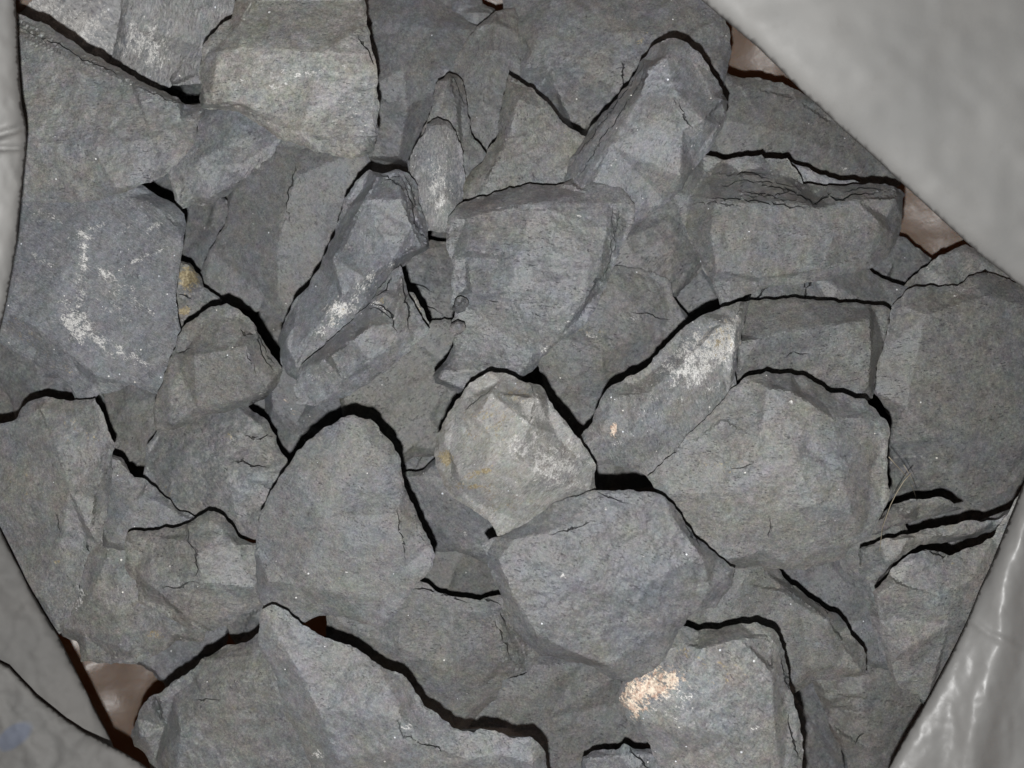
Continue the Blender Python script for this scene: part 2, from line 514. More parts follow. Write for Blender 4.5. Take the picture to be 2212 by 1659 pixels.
    for (kind, px, py, rx, ry, a, st) in R['patches']:
        a = math.radians(a)
        u = (X - px) * math.cos(a) + (Y - py) * math.sin(a); v = -(X - px) * math.sin(a) + (Y - py) * math.cos(a)
        dd = np.sqrt((u / rx) ** 2 + (v / ry) ** 2) + .25 * fbm(X / 16, Y / 16, ss + 60, 3)
        val = st * np.clip(1.25 - dd, 0, 1)
        ch = {'w': 0, 'o': 1, 'g': 2, 'l': 3}[kind]
        if kind == 'l': val = st * np.clip((1.15 - dd) * 2.2, 0, 1)
        patch[:len(X), ch] = np.maximum(patch[:len(X), ch], val)
    ob = new_mesh('slate_rock', verts, F, SLATE, {'tone': tone, 'patch': patch})
    ob['label'] = R['label']; ob['category'] = 'rock'; ob['group'] = 'slate rocks heaped in the plastic bag'
    return ob
# --- upper left
rock([(-60,-60),(268,-60),(264,0),(252,38),(247,95),(262,125),(300,180),(200,170),(20,90),(-60,60)], -26,
     'pale sparkling grey rock in the top left corner, crusted with white crystals', tilt=(1,-2), warm=.3, val=1.6, vein=1.0, patches=[('w',110,30,90,50,20,.95),('w',195,60,60,60,30,1.0),('w',210,110,30,20,30,.8)], ang=.12, rough=1.3)
rock([(285,-60),(262,0),(256,50),(250,95),(262,130),(285,150),(330,185),(372,184),(432,160),(437,110),(470,57),(502,28),(515,-10),(520,-60)], -15,
     'lilac-grey rock with white sparkles between the corner rock and the big tan-grey block', ridges=[[(372,178,-3),(400,130,.5),(436,100,-2)]],
     warm=.42, val=1.22, vein=.5, ang=.3, rough=1.2, patches=[('w',310,90,65,60,0,.72),('w',350,120,40,30,0,.7),('l',360,60,110,100,0,.12)])
rock([(345,185),(372,180),(400,165),(440,140),(445,240),(425,250),(395,225)], -36, 'small dark layered chip in the gap right of the big left rock',
     warm=.3, val=.9, ang=.02, strata=[([(345,180),(440,140),(440,240),(390,230)], .1, 11, 1.2)])
rock([(-60,10),(40,30),(100,52),(165,95),(230,135),(290,165),(345,195),(400,225),(432,243),(430,262),(420,310),(402,335),(385,352),(350,385),(300,400),
      (255,420),(215,433),(120,438),(50,437),(-60,437)], 1,
     'large tan-grey slab with a layered upper edge at the left, beside the bag edge', tilt=(-.8,.2),
     ridges=[[(-40,50,1),(45,80,1.5),(160,118,1.5),(290,178,1.2),(385,222,.5)],[(20,310,1.4),(200,315,1.8),(330,300,1)],[(385,222,.5),(360,280,.8),(330,300,1)]],
     ed=4, warm=.68, val=1.0, ang=.97, cracks=[(1.4,2.5,[(50,62),(130,95),(200,135),(270,170)]),(1.2,1.5,[(300,188),(345,205),(385,222)])],
     strata=[([(-30,20),(40,35),(430,245),(400,240),(40,85),(-30,60)], .5, 9, .9)])
rock([(525,-60),(510,0),(500,40),(470,62),(440,95),(434,110),(436,130),(430,170),(433,232),(470,235),(520,245),(570,275),(600,300),(690,330),(760,345),
      (808,328),(814,300),(818,240),(815,160),(808,120),(795,60),(783,-60)], 3,
     'big tan-grey block at the top, brighter sandy face in its lower half', tilt=(.4,.2),
     ridges=[[(440,122,-1),(470,112,1),(520,102,1.4),(600,106,1.6),(700,112,1.6),(806,118,.5)],[(445,222,.5),(520,232,1.5),(575,262,1.2),(650,288,1),(740,296,1),(812,292,0)],[(520,-50,-2),(560,0,-2.5),(780,0,-3)]],
     ed=4.5, warm=.80, val=1.13, ang=.0, patches=[('l',640,190,210,95,8,.28),('l',640,150,140,50,0,.12),('w',640,170,110,45,0,.32),('w',770,240,60,40,0,.32),('g',700,310,20,12,0,.3)],
     cracks=[(1.6,3,[(768,78),(785,98),(800,122),(808,140)]),(1.2,2,[(775,82),(790,105)])])
rock([(765,-60),(955,-60),(978,25),(1005,40),(1022,62),(1000,110),(975,150),(940,200),(915,280),(882,345),(855,354),(835,364),(815,352),(795,340),(785,200),(775,60)], -24,
     'long blue-grey rock with smooth sides right of the big tan-grey block at the top', ridges=[[(800,40,2),(870,150,0),(880,230,-3),(860,340,-5)],[(905,-40,1),(930,60,2),(960,150,1.5)]], warm=.3, val=1.0, ang=.6)
rock([(945,-60),(1030,-60),(1043,8),(1055,22),(1030,52),(1000,42),(975,20)], -28, 'small dull grey stone at the top edge above the pointed rock', warm=.4, val=.85, th=18)
rock([(1070,24),(1090,33),(1108,70),(1104,110),(1098,160),(1092,200),(1085,260),(1060,310),(1042,345),(1025,400),(1010,435),(955,435),(930,330),(940,220),(972,152),(1000,103),(1030,58)], -22,
     'tall grey-brown wedge with a pointed top near the top centre', tilt=(-1,1), ridges=[[(1072,50,1.5),(1068,110,1.5),(1040,220,1),(1000,330,1)]], warm=.55, val=.95, ang=.28)
rock([(970,157),(990,165),(1004,190),(1010,230),(1018,290),(1024,340),(1022,385),(1005,412),(960,440),(900,400),(880,352),(905,300),(930,240),(945,175)], -12,
     'thin tongue-shaped grey stone with a pinched tip behind the sparkling one', ridges=[[(972,170,2),(985,230,2),(995,330,1.5),(990,400,1)]], warm=.35, val=1.0, ang=.25,
     cracks=[(1.2,2,[(975,165),(990,190),(1003,225)])])
rock([(945,254),(968,262),(985,285),(997,320),(1003,370),(1000,410),(978,445),(952,480),(935,478),(915,430),(900,385),(885,354),(905,300),(922,268)], -5,
     'narrow rock full of white sparkles below the pinched tongue-shaped stone', ridges=[[(945,270,1.5),(965,330,2),(960,420,2)]], warm=.4, val=1.12, vein=.5, ang=.25,
     patches=[('l',950,370,50,100,0,.15),('w',950,410,35,80,0,.65),('w',965,300,25,40,0,.3),('w',978,330,12,30,0,.3)])
rock([(1098,160),(1120,173),(1150,190),(1185,225),(1215,265),(1243,305),(1238,340),(1218,400),(1180,425),(1100,435),(1008,435),(1020,405),(1045,345),(1075,290),(1085,220)], -7,
     'tan-grey triangular rock casting a curved black shadow along its right edge', tilt=(1.2,0), ridges=[[(1115,182,-1.5),(1120,215,1.5),(1098,295,1),(1035,420,1)]], warm=.7, val=1.02, ang=.22,
     patches=[('g',1215,285,14,14,0,.25)])
rock([(1070,-60),(1525,-60),(1560,30),(1577,70),(1579,100),(1572,150),(1565,185),(1500,210),(1400,250),(1300,290),(1262,312),(1245,303),(1215,250),(1170,200),(1130,170),(1104,150),(1108,100),(1092,45)], -19,
     'wide grey rock spread along the top edge right of centre', tilt=(0,.6),
     ridges=[[(1115,60,.5),(1150,110,2),(1190,142,1.5),(1260,150,2),(1345,138,2),(1460,90,2.5),(1540,50,1)],[(1190,142,1.5),(1200,190,-2),(1245,290,-6)],[(1345,138,2),(1340,200,-1),(1290,260,-6)],[(1200,-20,3),(1260,20,3.5),(1350,60,3)]],
     warm=.55, val=1.0, ang=.95, patches=[('g',1390,88,22,10,-35,.5),('w',1245,205,14,10,30,.5),('w',1255,215,18,8,50,.35),('w',1333,115,16,6,0,.4)],
     cracks=[(1.6,3.5,[(1343,136),(1344,165),(1346,190)]),(1.1,2,[(1112,75),(1122,105),(1130,125)]),(1.0,2,[(1104,90),(1115,120)])])
rock([(1450,82),(1485,92),(1515,118),(1540,162),(1560,192),(1573,220),(1570,250),(1562,275),(1530,330),(1500,365),(1475,410),(1440,440),(1390,475),(1345,508),(1320,480),(1260,425),
      (1216,398,-4),(1228,350,-5),(1265,295,-5),(1300,245,-5),(1340,200,-5),(1372,160,-5),(1387,128,-5),(1412,98,-4)], 2,
     'tall slanted blue-grey block with a dark left side and rounded blunt top', tilt=(1.2,1.6),
     ridges=[[(1430,95,-1),(1410,130,-1),(1385,200,2.5),(1370,225,3),(1320,315,3),(1258,405,2)],[(1385,200,2.5),(1400,150,2.6),(1440,120,2.6)],[(1370,225,3),(1430,255,4.5),(1475,280,4),(1520,260,3.5),(1560,215,2)],[(1440,120,2.6),(1455,190,3.2),(1430,255,4.2)],[(1475,280,4),(1470,380,3)]],
     ed=4.5, warm=.12, val=1.12, vein=.2, ang=.84, patches=[('w',1455,155,28,20,60,.35),('w',1500,300,40,14,-50,.3),('w',1320,370,60,14,-50,.25)],
     cracks=[(1.3,1.8,[(1390,135),(1365,180),(1320,240),(1275,300),(1240,350)]),(1.2,1.5,[(1400,140),(1372,195),(1330,260),(1285,325),(1245,385)]),(1.5,2.2,[(1455,215),(1475,240),(1495,275)])])
rock([(1555,156),(1600,168),(1650,172),(1690,178),(1712,190),(1800,235),(1900,330),(1960,385),(1905,405),(1750,420),(1600,400),(1470,400),(1480,350),(1540,300),(1565,240)], -28,
     'smooth dark grey slab in the upper right, cut off by the plastic flap', tilt=(.5,.5), ridges=[[(1560,260,1),(1650,275,2),(1740,300,2),(1850,355,1)],[(1600,185,0),(1720,215,1),(1800,270,1)]], warm=.5, val=.88, ang=.93, rough=.6,
     patches=[('w',1825,365,18,7,10,.4)])
rock([(1475,412),(1500,375),(1531,357),(1560,345),(1600,340),(1645,334),(1652,343),(1701,342),(1721,367),(1735,398),(1790,400),(1891,397),(1931,402),(1955,420),(1948,473),(1941,510),
      (1925,545),(1890,578),(1840,590),(1780,608),(1700,615),(1640,625),(1560,642),(1540,615),(1500,540),(1480,490)], -8,
     'big grey block at the right with split layers along its top, flat in front', tilt=(0,.3),
     ridges=[[(1490,425,-2),(1545,432,3),(1600,438,3.5),(1700,436,3.5),(1745,442,3.5),(1760,450,3.5),(1790,445,3.5),(1850,432,3.5),(1935,428,2)],[(1545,432,3),(1535,500,3.5),(1548,585,1.6),(1640,600,1.2),(1780,580,1),(1880,550,.5)],
             [(1520,380,-3),(1600,372,-2.5),(1690,378,-3),(1760,415,-4)],[(1620,500,3.5),(1800,510,4),(1900,480,3.5)]],
     ed=4.5, warm=.68, val=.95, ang=.0, rough=.9, patches=[('w',1610,520,10,16,0,.3),('w',1830,517,8,5,0,.4)],
     cracks=[(2.2,5,[(1640,402),(1700,408),(1735,425),(1760,440),(1790,420),(1820,432),(1860,420),(1900,415)]),(1.6,3,[(1530,428),(1600,430),(1660,440),(1720,446),(1750,450)]),
             (1.4,3,[(1570,380),(1620,372),(1660,385)]),(1.4,3,[(1600,412),(1680,418),(1720,420)]),(1.4,2.5,[(1820,415),(1860,405),(1930,412)]),(1.2,2,[(1550,400),(1620,392),(1690,398),(1730,412)]),(1.1,2,[(1600,422),(1680,428),(1740,438)]),(1.1,1.6,[(1500,440),(1540,436),(1600,446)])])
rock([(1720,372),(1760,372),(1800,385),(1840,402),(1800,412),(1740,410),(1722,395)], -14, 'small pale blue flake wedged on the layered top of the big right block', warm=.2, val=1.15, th=8, auto=False)
rock([(1340,500),(1380,488),(1440,448),(1480,425),(1500,500),(1492,560),(1465,640),(1430,655),(1330,612),(1318,590),(1335,540)], -24,
     'dull grey rock in the hollow between the centre block and the big right block', ridges=[[(1345,510,0),(1385,505,2),(1380,570,1)],[(1450,470,1),(1455,540,2),(1445,630,0)]], warm=.5, val=.93, ang=.4)
rock([(1495,500),(1545,600),(1640,640),(1560,680),(1470,710),(1430,660),(1455,640),(1485,560)], -36, 'smooth blue-grey stone low in the gap left of the big right block', warm=.15, val=.95, ang=.4, rough=.6)
# --- left
rock([(440,238),(500,234),(560,270),(600,300),(595,325),(530,385),(518,405),(460,442),(420,440),(400,430),(372,402),(385,370),(410,330),(427,285)], -17,
     'pale blue-grey angular stone under the lower left corner of the big tan-grey block', tilt=(.6,-.4), ridges=[[(430,345,1),(500,310,2),(570,300,1)],[(430,345,1),(460,362,.5),(520,352,0)]], warm=.3, val=1.04, ang=.85,
     patches=[('w',520,320,40,12,-25,.25)])
rock([(530,385),(590,318),(655,320),(700,332),(772,342),(785,385),(760,430),(730,510),(700,580),(625,685),(560,672),(500,640),(452,592),(452,540),(490,470),(520,410)], -27,
     'broad smooth grey rock with a vertical ridge left of the long diagonal rock', tilt=(-.3,.3), ridges=[[(657,322,0),(640,380,3),(612,470,3.5),(600,540,3),(600,640,1)],[(735,340,1),(710,440,2),(690,520,1)]], warm=.5, val=.98, ang=.66, rough=.7,
     cracks=[(1.3,2.5,[(640,350),(632,395),(618,440),(625,470),(612,485)])])
rock([(400,440),(460,435),(482,470),(470,505),(452,595),(425,590),(402,560),(395,500)], -40, 'small smooth grey stone in the gap right of the blue-white slab', warm=.35, val=.98, rough=.6, ang=.2)
rock([(462,432),(500,400),(530,395),(520,440),(500,470),(480,482),(468,455)], -50, 'dark little stone deep in the gap between two grey rocks on the left', warm=.6, val=.8, th=14)
rock([(-60,425),(60,430),(150,432),(215,430),(277,410),(333,417),(377,440),(398,463),(402,483),(396,520),(388,573),(380,653),(370,753),(362,790),(343,830),(283,830),(250,846),(215,850),
      (183,858),(147,830),(67,780),(0,740),(-60,715)], -7,
     'blue-grey slab streaked with white scratches at the left edge', tilt=(.2,.3),
     ridges=[[(-50,640,1),(20,678,2),(75,705,2),(150,765,2),(210,812,1.5),(240,830,0)],[(277,425,0),(340,450,1.5),(380,490,1)]], ed=3, warm=.02, val=.98, vein=.3, ang=.085, rough=.8, jag=.05,
     patches=[('l',190,640,80,170,-15,.10),('w',180,510,26,10,25,.72),('w',195,495,60,7,-25,.6),('w',182,560,15,70,5,.9),('w',172,640,18,50,0,.7),('w',165,700,34,62,-20,.95),('w',210,735,60,20,35,.75),('w',300,560,50,6,-28,.62),('w',345,540,26,6,-28,.66),('w',300,655,45,8,35,.62),('w',110,470,40,7,25,.62),('w',90,560,50,7,28,.55),('w',280,765,60,14,35,.7),('w',330,490,30,7,-30,.6),('w',260,640,60,60,0,.34),('w',232,592,36,14,28,.85),('w',240,750,50,30,30,.4),('g',50,720,60,22,35,.35),('w',300,480,60,10,-30,.3),('g',130,790,50,12,35,.3)])
rock([(388,560),(410,568),(435,600),(440,620),(480,650),(440,685),(400,705),(378,745),(376,660)], -19, 'small broken stone with gold-brown patches right of the blue-white slab', warm=.75, val=.95, th=20,
     patches=[('g',408,600,26,30,0,1.4),('g',395,672,20,12,0,1.4),('w',392,690,12,8,0,.5)], cracks=[(1.5,3,[(388,636),(400,638),(412,645)])])
rock([(380,750),(388,722),(403,698),(433,677),(465,662),(490,655),(520,672),(548,698),(568,735),(593,773),(610,800),(600,830),(580,853),(525,880),(433,905),(377,928),(335,930),(330,880),(345,840),(363,790)], 0,
     'grey angular rock with a slanting top face, right of the blue-white slab', tilt=(0,.4),
     ridges=[[(378,765,0),(420,768,2.5),(500,755,3),(532,745,3),(555,728,0)],[(532,745,3),(545,790,2.5),(575,845,0)],[(532,745,3),(535,715,0),(525,690,-1)]], ed=4, warm=.6, val=1.0, ang=.05,
     cracks=[(1.6,3,[(520,712),(530,725),(545,722)]),(1.2,2.5,[(533,762),(543,785),(550,800)]),(1.2,2,[(380,762),(400,758),(412,752)]),(1.3,2.5,[(552,715),(565,760),(590,800)]),(1.2,2.5,[(560,712),(572,750),(592,785)])],
     patches=[('w',565,850,10,10,0,.6),('g',447,768,12,8,0,.4),('w',515,745,20,6,-40,.3)])
rock([(215,850),(283,832),(345,828),(358,870),(350,930),(335,965),(310,990),(250,990),(235,930),(222,890)], -31, 'dull brown-grey stone sunk below the blue-white slab', warm=.62, val=.85, ang=.8, rough=.7)
rock([(-60,690),(0,742),(67,780),(147,830),(200,845),(225,880),(120,900),(50,905),(20,860),(-60,790)], -30, 'smooth grey stone under the lower edge of the blue-white slab', warm=.35, val=.95, rough=.5)
rock([(-60,775),(5,790),(35,835),(56,862),(45,905),(30,918),(-60,905)], -34, 'small grey stone at the left edge beside the olive-spotted rock', warm=.45, val=1.0, rough=.4, th=14)
rock([(77,862),(108,858),(150,866),(205,860),(216,880),(228,910),(248,957),(244,990),(240,1040),(236,1085),(228,1130),(215,1175),(190,1200),(170,1280),(135,1365),(110,1380),(60,1300),(0,1190),(-60,1120),
      (-60,915),(0,915),(35,905),(48,880)], -3,
     'tall grey rock with olive spots at the left edge, above the folded bag', tilt=(.6,.8), ridges=[[(85,880,0),(120,960,2),(150,1060,2),(130,1180,1),(95,1290,0)],[(228,950,0),(215,1040,1.5),(195,1150,1)]], warm=.62, val=.98, ang=.2,
     patches=[('g',170,930,45,35,0,.28),('g',125,1215,14,8,0,.7),('g',60,1050,40,40,0,.15)], cracks=[(1.2,2.2,[(188,1170),(193,1195),(199,1222)]),(1.1,1.8,[(120,1110),(130,1150)])])
rock([(340,930),(377,925),(433,903),(520,878),(547,890),(577,908),(597,942),(608,978),(612,1018),(597,1045),(575,1085),(555,1145),(520,1135),(480,1120),(410,1125),(383,1100),(355,1060),(335,1028),(313,990),(318,960)], -14,
     'knobbly tan-grey rock with orange flecks left of the smooth egg-shaped rock', tilt=(-.3,-.3), ridges=[[(345,945,0),(420,960,3),(480,1000,3.5),(560,1020,2)],[(420,960,3),(370,1020,2)],[(480,1000,3.5),(500,1060,2.5),(540,1110,0)]], warm=.65, val=1.03, ang=.1, rough=1.5,
     cracks=[(1.8,3.5,[(510,996),(540,1004),(575,1010)]),(1.4,3,[(530,940),(560,948),(595,940)])], patches=[('g',495,945,12,8,0,.7),('g',365,1065,12,22,0,.5),('w',345,965,14,8,0,.3)])
rock([(246,986),(262,988),(290,1031),(318,1038),(355,1073),(390,1105),(420,1128),(385,1155),(280,1165),(222,1180),(230,1100),(240,1030)], -7,
     'smooth grey wedge between the olive-spotted rock and the knobbly tan one', tilt=(-.2,-.4), warm=.3, val=.95, ang=.1, rough=.6)
rock([(277,1150),(320,1146),(397,1133),(420,1123),(450,1103),(473,1108),(500,1133),(520,1163),(540,1193),(550,1216),(546,1250),(547,1286),(510,1340),(460,1363),(430,1367),(367,1337),(300,1303),(293,1253),(273,1233),(270,1173)], 3,
     'warm grey rounded rock split by a curved edge, lower left of the egg-shaped rock', tilt=(0,.6),
     ridges=[[(305,1268,0),(330,1268,2.5),(400,1262,3),(440,1258,3),(545,1270,1)],[(405,1135,0),(412,1170,3),(427,1200,3.5),(425,1240,3),(415,1262,2.5)],[(330,1268,2.5),(400,1330,1.5),(440,1360,-1)]], ed=3.5, warm=.75, val=1.02, ang=.04,
     cracks=[(1.5,2,[(408,1148),(414,1180),(424,1195),(427,1225),(420,1245)]),(1.4,1.6,[(345,1268),(390,1268),(425,1258)])], patches=[('g',385,1230,14,20,0,.2)])
rock([(195,1140),(270,1140),(275,1235),(300,1300),(370,1340),(430,1368),(440,1385),(380,1384),(355,1405),(300,1430),(240,1435),(175,1430),(165,1385),(138,1362),(165,1290),(190,1230),(192,1170)], -14,
     'grey-brown rock with a white-edged spur in the lower left, on the pink plastic', tilt=(-.4,.6), ridges=[[(235,1150,3),(232,1200,2.5),(200,1280,2),(155,1360,0)],[(270,1260,1.5),(250,1330,2.5),(262,1400,2)]], warm=.68, val=.95, ang=.7,
     patches=[('w',228,1155,14,24,0,.9),('w',175,1295,10,22,15,.75),('g',335,1370,18,12,0,.6),('g',180,1298,8,16,15,.4)])
rock([(300,1433),(355,1402),(370,1383),(440,1382),(482,1362),(462,1400),(440,1425),(405,1452),(370,1472),(330,1452)], -43, 'flat blue-grey stone half hidden under the lower left rocks', warm=.15, val=.95, rough=.5, th=12)
rock([(505,1340),(548,1286),(590,1290),(590,1372),(520,1372)], -36, 'small smooth grey stone above the gap by the rounded bottom rock', warm=.55, val=.9, rough=.5, th=14)
rock([(590,800),(640,795),(660,870),(745,862),(720,920),(650,990),(612,1030),(600,930),(572,880)], -36, 'smooth blue-grey stone sunk between three rocks left of centre, two pinkish spots on it', warm=.18, val=.95, rough=.4,
     patches=[('o',617,862,15,8,0,.38),('o',638,892,8,8,0,.35)])
# --- centre
rock([(798,366),(830,374),(862,366),(885,376),(903,402),(905,440),(918,470),(924,500),(928,535),(900,550),(868,577,-5),(830,607,-7),(780,648,-7),(740,690,-7),(700,728,-7),(660,778,-7),(640,805,-5),(620,808),(605,770),(600,735),
      (615,695),(650,635),(690,580),(715,520),(740,440),(765,400)], 0,
     'long diagonal dark blue-grey rock with a crumbly white band along its lower edge', tilt=(0,.9),
     ridges=[[(640,790,0),(690,700,1.5),(740,640,2.5),(790,600,3),(850,560,2.5),(920,530,.5)],[(690,560,0),(720,560,3),(790,430,3.5),(815,385,3)],[(860,372,0),(868,430,3),(890,490,1.5),(910,530,1)]], ed=4.5, warm=.12, val=1.02, ang=.84,
     patches=[('w',735,670,55,28,-35,1.0),('w',790,610,45,18,-40,.7),('w',690,720,25,14,-40,.6),('g',735,675,40,16,-35,.35),('w',850,570,25,10,-30,.5)],
     cracks=[(1.3,3,[(822,378),(845,388),(865,380)]),(1.4,3,[(868,385),(885,430),(895,470),(905,500),(925,515)]),(1.2,3,[(875,382),(893,420),(900,455)]),(1.3,2.5,[(835,388),(860,398),(872,410)])],
     strata=[([(870,375),(905,400),(928,530),(890,500),(868,430)], 1.35, 8, 1.2)])
rock([(864,573),(878,620),(895,655),(920,700),(928,716),(890,752),(850,787),(800,827),(740,860),(680,877),(640,872),(634,835),(648,795),(700,748),(760,693),(800,655),(815,625)], 4,
     'prism-shaped grey rock tucked under the long diagonal one, its tip splintered', tilt=(0,-.2),
     ridges=[[(650,800,0),(700,778,3),(760,735,3.5),(800,705,3.5),(850,700,2.5),(915,708,0)],[(850,700,2.5),(862,650,2),(866,590,-1)],[(640,858,-1),(740,820,1),(800,780,2),(870,730,1)]], ed=2, warm=.4, val=1.03, ang=.9,
     patches=[('w',820,660,24,10,30,.7),('g',830,655,20,10,30,.4),('w',690,800,35,20,-30,.25)],
     cracks=[(2.0,4,[(800,650),(825,660),(840,672),(850,700),(857,715)]),(1.8,4,[(868,600),(874,650),(880,690),(884,712)]),(1.3,3,[(805,665),(830,675),(848,690)]),(1.5,3,[(845,600),(835,625),(812,640)])])
rock([(879,622),(893,632),(905,655),(920,685),(929,708),(918,713),(900,695),(887,668)], -3, 'tiny splinter banded gold and white beside the splintered prism rock', warm=.8, val=1.1, th=12, sp=3.5, ed=1.5, auto=False,
     patches=[('w',900,672,12,40,-25,.8),('g',905,680,10,36,-25,.8)])
rock([(865,545),(930,518),(975,545),(990,640),(975,690),(930,720),(895,660),(875,600)], -34, 'dark brown-grey stone deep behind the splintered prism rock', warm=.6, val=.88, ang=.08, rough=1.2, cracks=[(1.6,3,[(890,612),(915,618),(935,628)]),(1.5,3,[(900,660),(925,662),(945,672)])])
rock([(966,495),(968,470),(985,447),(1010,435),(1050,425),(1100,405),(1150,398),(1200,401),(1218,410),(1232,425),(1270,425),(1335,428),(1341,442),(1339,480),(1333,560),(1312,612),(1292,660),(1252,710),(1192,752),
      (1165,778),(1150,802),(1080,820),(1010,832),(940,828),(934,812),(960,782),(980,745),(984,715),(974,698),(983,672),(972,655),(976,620),(975,560),(964,520)], 0,
     'large five-sided grey slab in the upper centre, right side finely layered', tilt=(0,.9),
     ridges=[[(985,645,0),(1020,636,2),(1100,628,3),(1180,622,3),(1270,642,2),(1300,625,-1)],[(1312,440,1),(1310,500,2.2),(1290,600,1.8),(1270,642,1.5),(1205,728,.5)],[(985,470,0),(1015,460,2.5),(1150,440,3),(1310,440,1)],[(1010,540,2.5),(1120,560,3.3),(1270,590,2.5)]], ed=4, warm=.45, val=1.04, ang=.03,
     cracks=[(1.0,1.0,[(1322,450),(1325,500),(1318,560),(1300,610)]),(1.0,.9,[(1332,450),(1333,490),(1326,550)]),(1.2,1.5,[(1060,650),(1075,652)]),(1.2,1.5,[(1150,675),(1163,682)])],
     strata=[([(1310,440),(1340,440),(1335,560),(1290,665),(1275,640),(1300,560)], 1.5, 8, .45)],
     patches=[('w',1178,755,20,8,-50,.9),('w',1230,690,60,5,-48,.4),('w',1250,470,30,8,0,.25)])
rock([(760,872),(800,830),(850,790),(900,748),(930,716),(975,690),(990,700),(985,745),(960,780),(940,812),(950,835),(1005,835),(1010,860),(965,905),(940,965),(900,987),(867,990),(840,950),(800,905),(765,900)], -28,
     'dark brown-grey rock in the hollow between the egg-shaped and the bright centre rock', tilt=(0,-.6), warm=.72, val=.9, ang=.9, rough=.7)
rock([(865,985),(900,982),(945,955),(960,1010),(920,1025),(870,1040)], -34, 'narrow strip of grey stone between the egg-shaped and the bright centre rock', warm=.5, val=1.0, rough=.6)
rock([(868,1032),(905,1018),(945,1005),(975,1050),(1030,1095),(1065,1130),(1078,1150),(1050,1180),(1066,1215),(1030,1208),(985,1190),(940,1165),(912,1143),(888,1090)], -24,
     'bluish stone showing below the bright centre rock, right of the egg-shaped one', warm=.15, val=.98, ang=.6, rough=.7, patches=[('w',1007,1155,8,6,0,.5)])
rock([(1305,615),(1330,605),(1380,610),(1430,630),(1460,650),(1475,700),(1440,730),(1420,770),(1380,810),(1320,845),(1300,880),(1290,915),(1260,922),(1240,900),(1200,850),(1165,800),(1165,772),(1200,740),(1250,705),(1290,655)], -25,
     'pitted grey rock in the hollow right of the five-sided slab', tilt=(-.2,.5), ridges=[[(1330,620,1),(1380,680,1.5),(1440,700,0)],[(1250,740,2),(1300,760,3),(1350,740,2.5)]], warm=.5, val=1.0, ang=.05, rough=1.3,
     patches=[('w',1240,748,12,7,0,.8),('w',1275,725,30,12,10,.4),('g',1280,715,30,10,0,.3),('w',1360,690,18,8,0,.3)], cracks=[(1.3,2.5,[(1365,675),(1410,680),(1448,690)])])
rock([(940,950),(962,905),(987,863),(1004,840),(1030,818),(1057,803),(1084,805),(1120,820),(1144,826),(1167,832),(1182,855),(1206,892),(1232,925),(1257,956),(1277,988),(1288,1005),(1284,1022),(1267,1043),
      (1237,1065),(1197,1075),(1164,1093),(1120,1128),(1085,1145),(1060,1130),(1020,1100),(987,1080),(957,1046),(943,1010),(938,975)], 14,
     'brightest rock in the middle of the heap, cream and grey with rusty patches', tilt=(0,.3),
     ridges=[[(1150,836,-1),(1162,862,4),(1145,915,6),(1110,985,7.5),(1050,1010,6.5),(985,1010,3)],[(1110,985,7.5),(1160,1020,6.5),(1230,1048,2)],[(1010,860,1),(1060,850,3.5),(1162,862,4)],[(1000,1050,2),(1040,1060,3),(1120,1068,3.5),(1190,1062,1)],[(1250,990,1),(1210,1000,3.5),(1160,1020,6.5)],[(1030,900,5),(1060,940,5.5),(1050,1010,6.5)]], ed=5, warm=.85, val=1.55, vein=.5, ang=.88, rough=1.3,
     patches=[('l',1100,920,130,110,0,.12),('l',1165,880,60,45,0,.18),('w',1150,885,52,44,0,1.0),('w',1195,1005,85,62,20,.78),('w',1130,960,60,40,0,.6),('g',1065,905,80,60,-20,.42),('g',1120,850,50,25,0,.5),('g',962,990,16,18,0,1.6),('g',1045,1018,42,10,-20,1.2),('g',1020,1050,50,12,10,.9),('g',1110,860,40,14,0,.35),('g',1100,1090,90,20,0,.35)],
     cracks=[(1.3,1.8,[(1005,885),(1040,855),(1060,840)]),(1.3,1.8,[(1145,830),(1160,860),(1148,900),(1140,920)]),(1.2,2,[(1175,835),(1185,850)])])
rock([(1621,649),(1600,651),(1565,662),(1518,680),(1475,710),(1444,740),(1411,773),(1398,793),(1370,810),(1337,826),(1312,840),(1297,863),(1284,893),(1270,925),(1267,955),(1287,987),(1310,1002),(1370,1013),
      (1404,1010),(1437,990),(1475,960),(1520,910),(1570,850),(1590,800),(1592,783),(1602,720),(1614,675)], 4,
     'shark-fin shaped rock with a bright white-speckled point, right of centre', tilt=(.3,.8),
     ridges=[[(1605,655,1),(1590,700,1.5),(1580,800,1)],[(1320,850,1),(1400,850,3),(1480,780,3.5),(1560,700,3)],[(1400,850,3),(1440,930,2),(1440,980,0)],[(1300,930,1),(1360,950,2),(1440,930,2)]], warm=.5, val=1.08, vein=.3, ang=.2,
     patches=[('l',1540,750,75,90,35,.4),('w',1560,740,75,45,-60,1.05),('w',1505,780,95,62,-40,.92),('g',1560,730,60,40,-50,.5),('w',1410,870,60,50,-30,.22),('o',1327,928,10,15,0,1.7),('w',1335,957,14,6,0,.6)])
rock([(1275,995),(1320,998),(1400,1005),(1450,985),(1440,1030),(1400,1032),(1350,1030),(1290,1038),(1255,1050)], -34, 'pale ledge of stone showing just below the shark-fin rock', warm=.65, val=1.05, rough=.4, th=14)
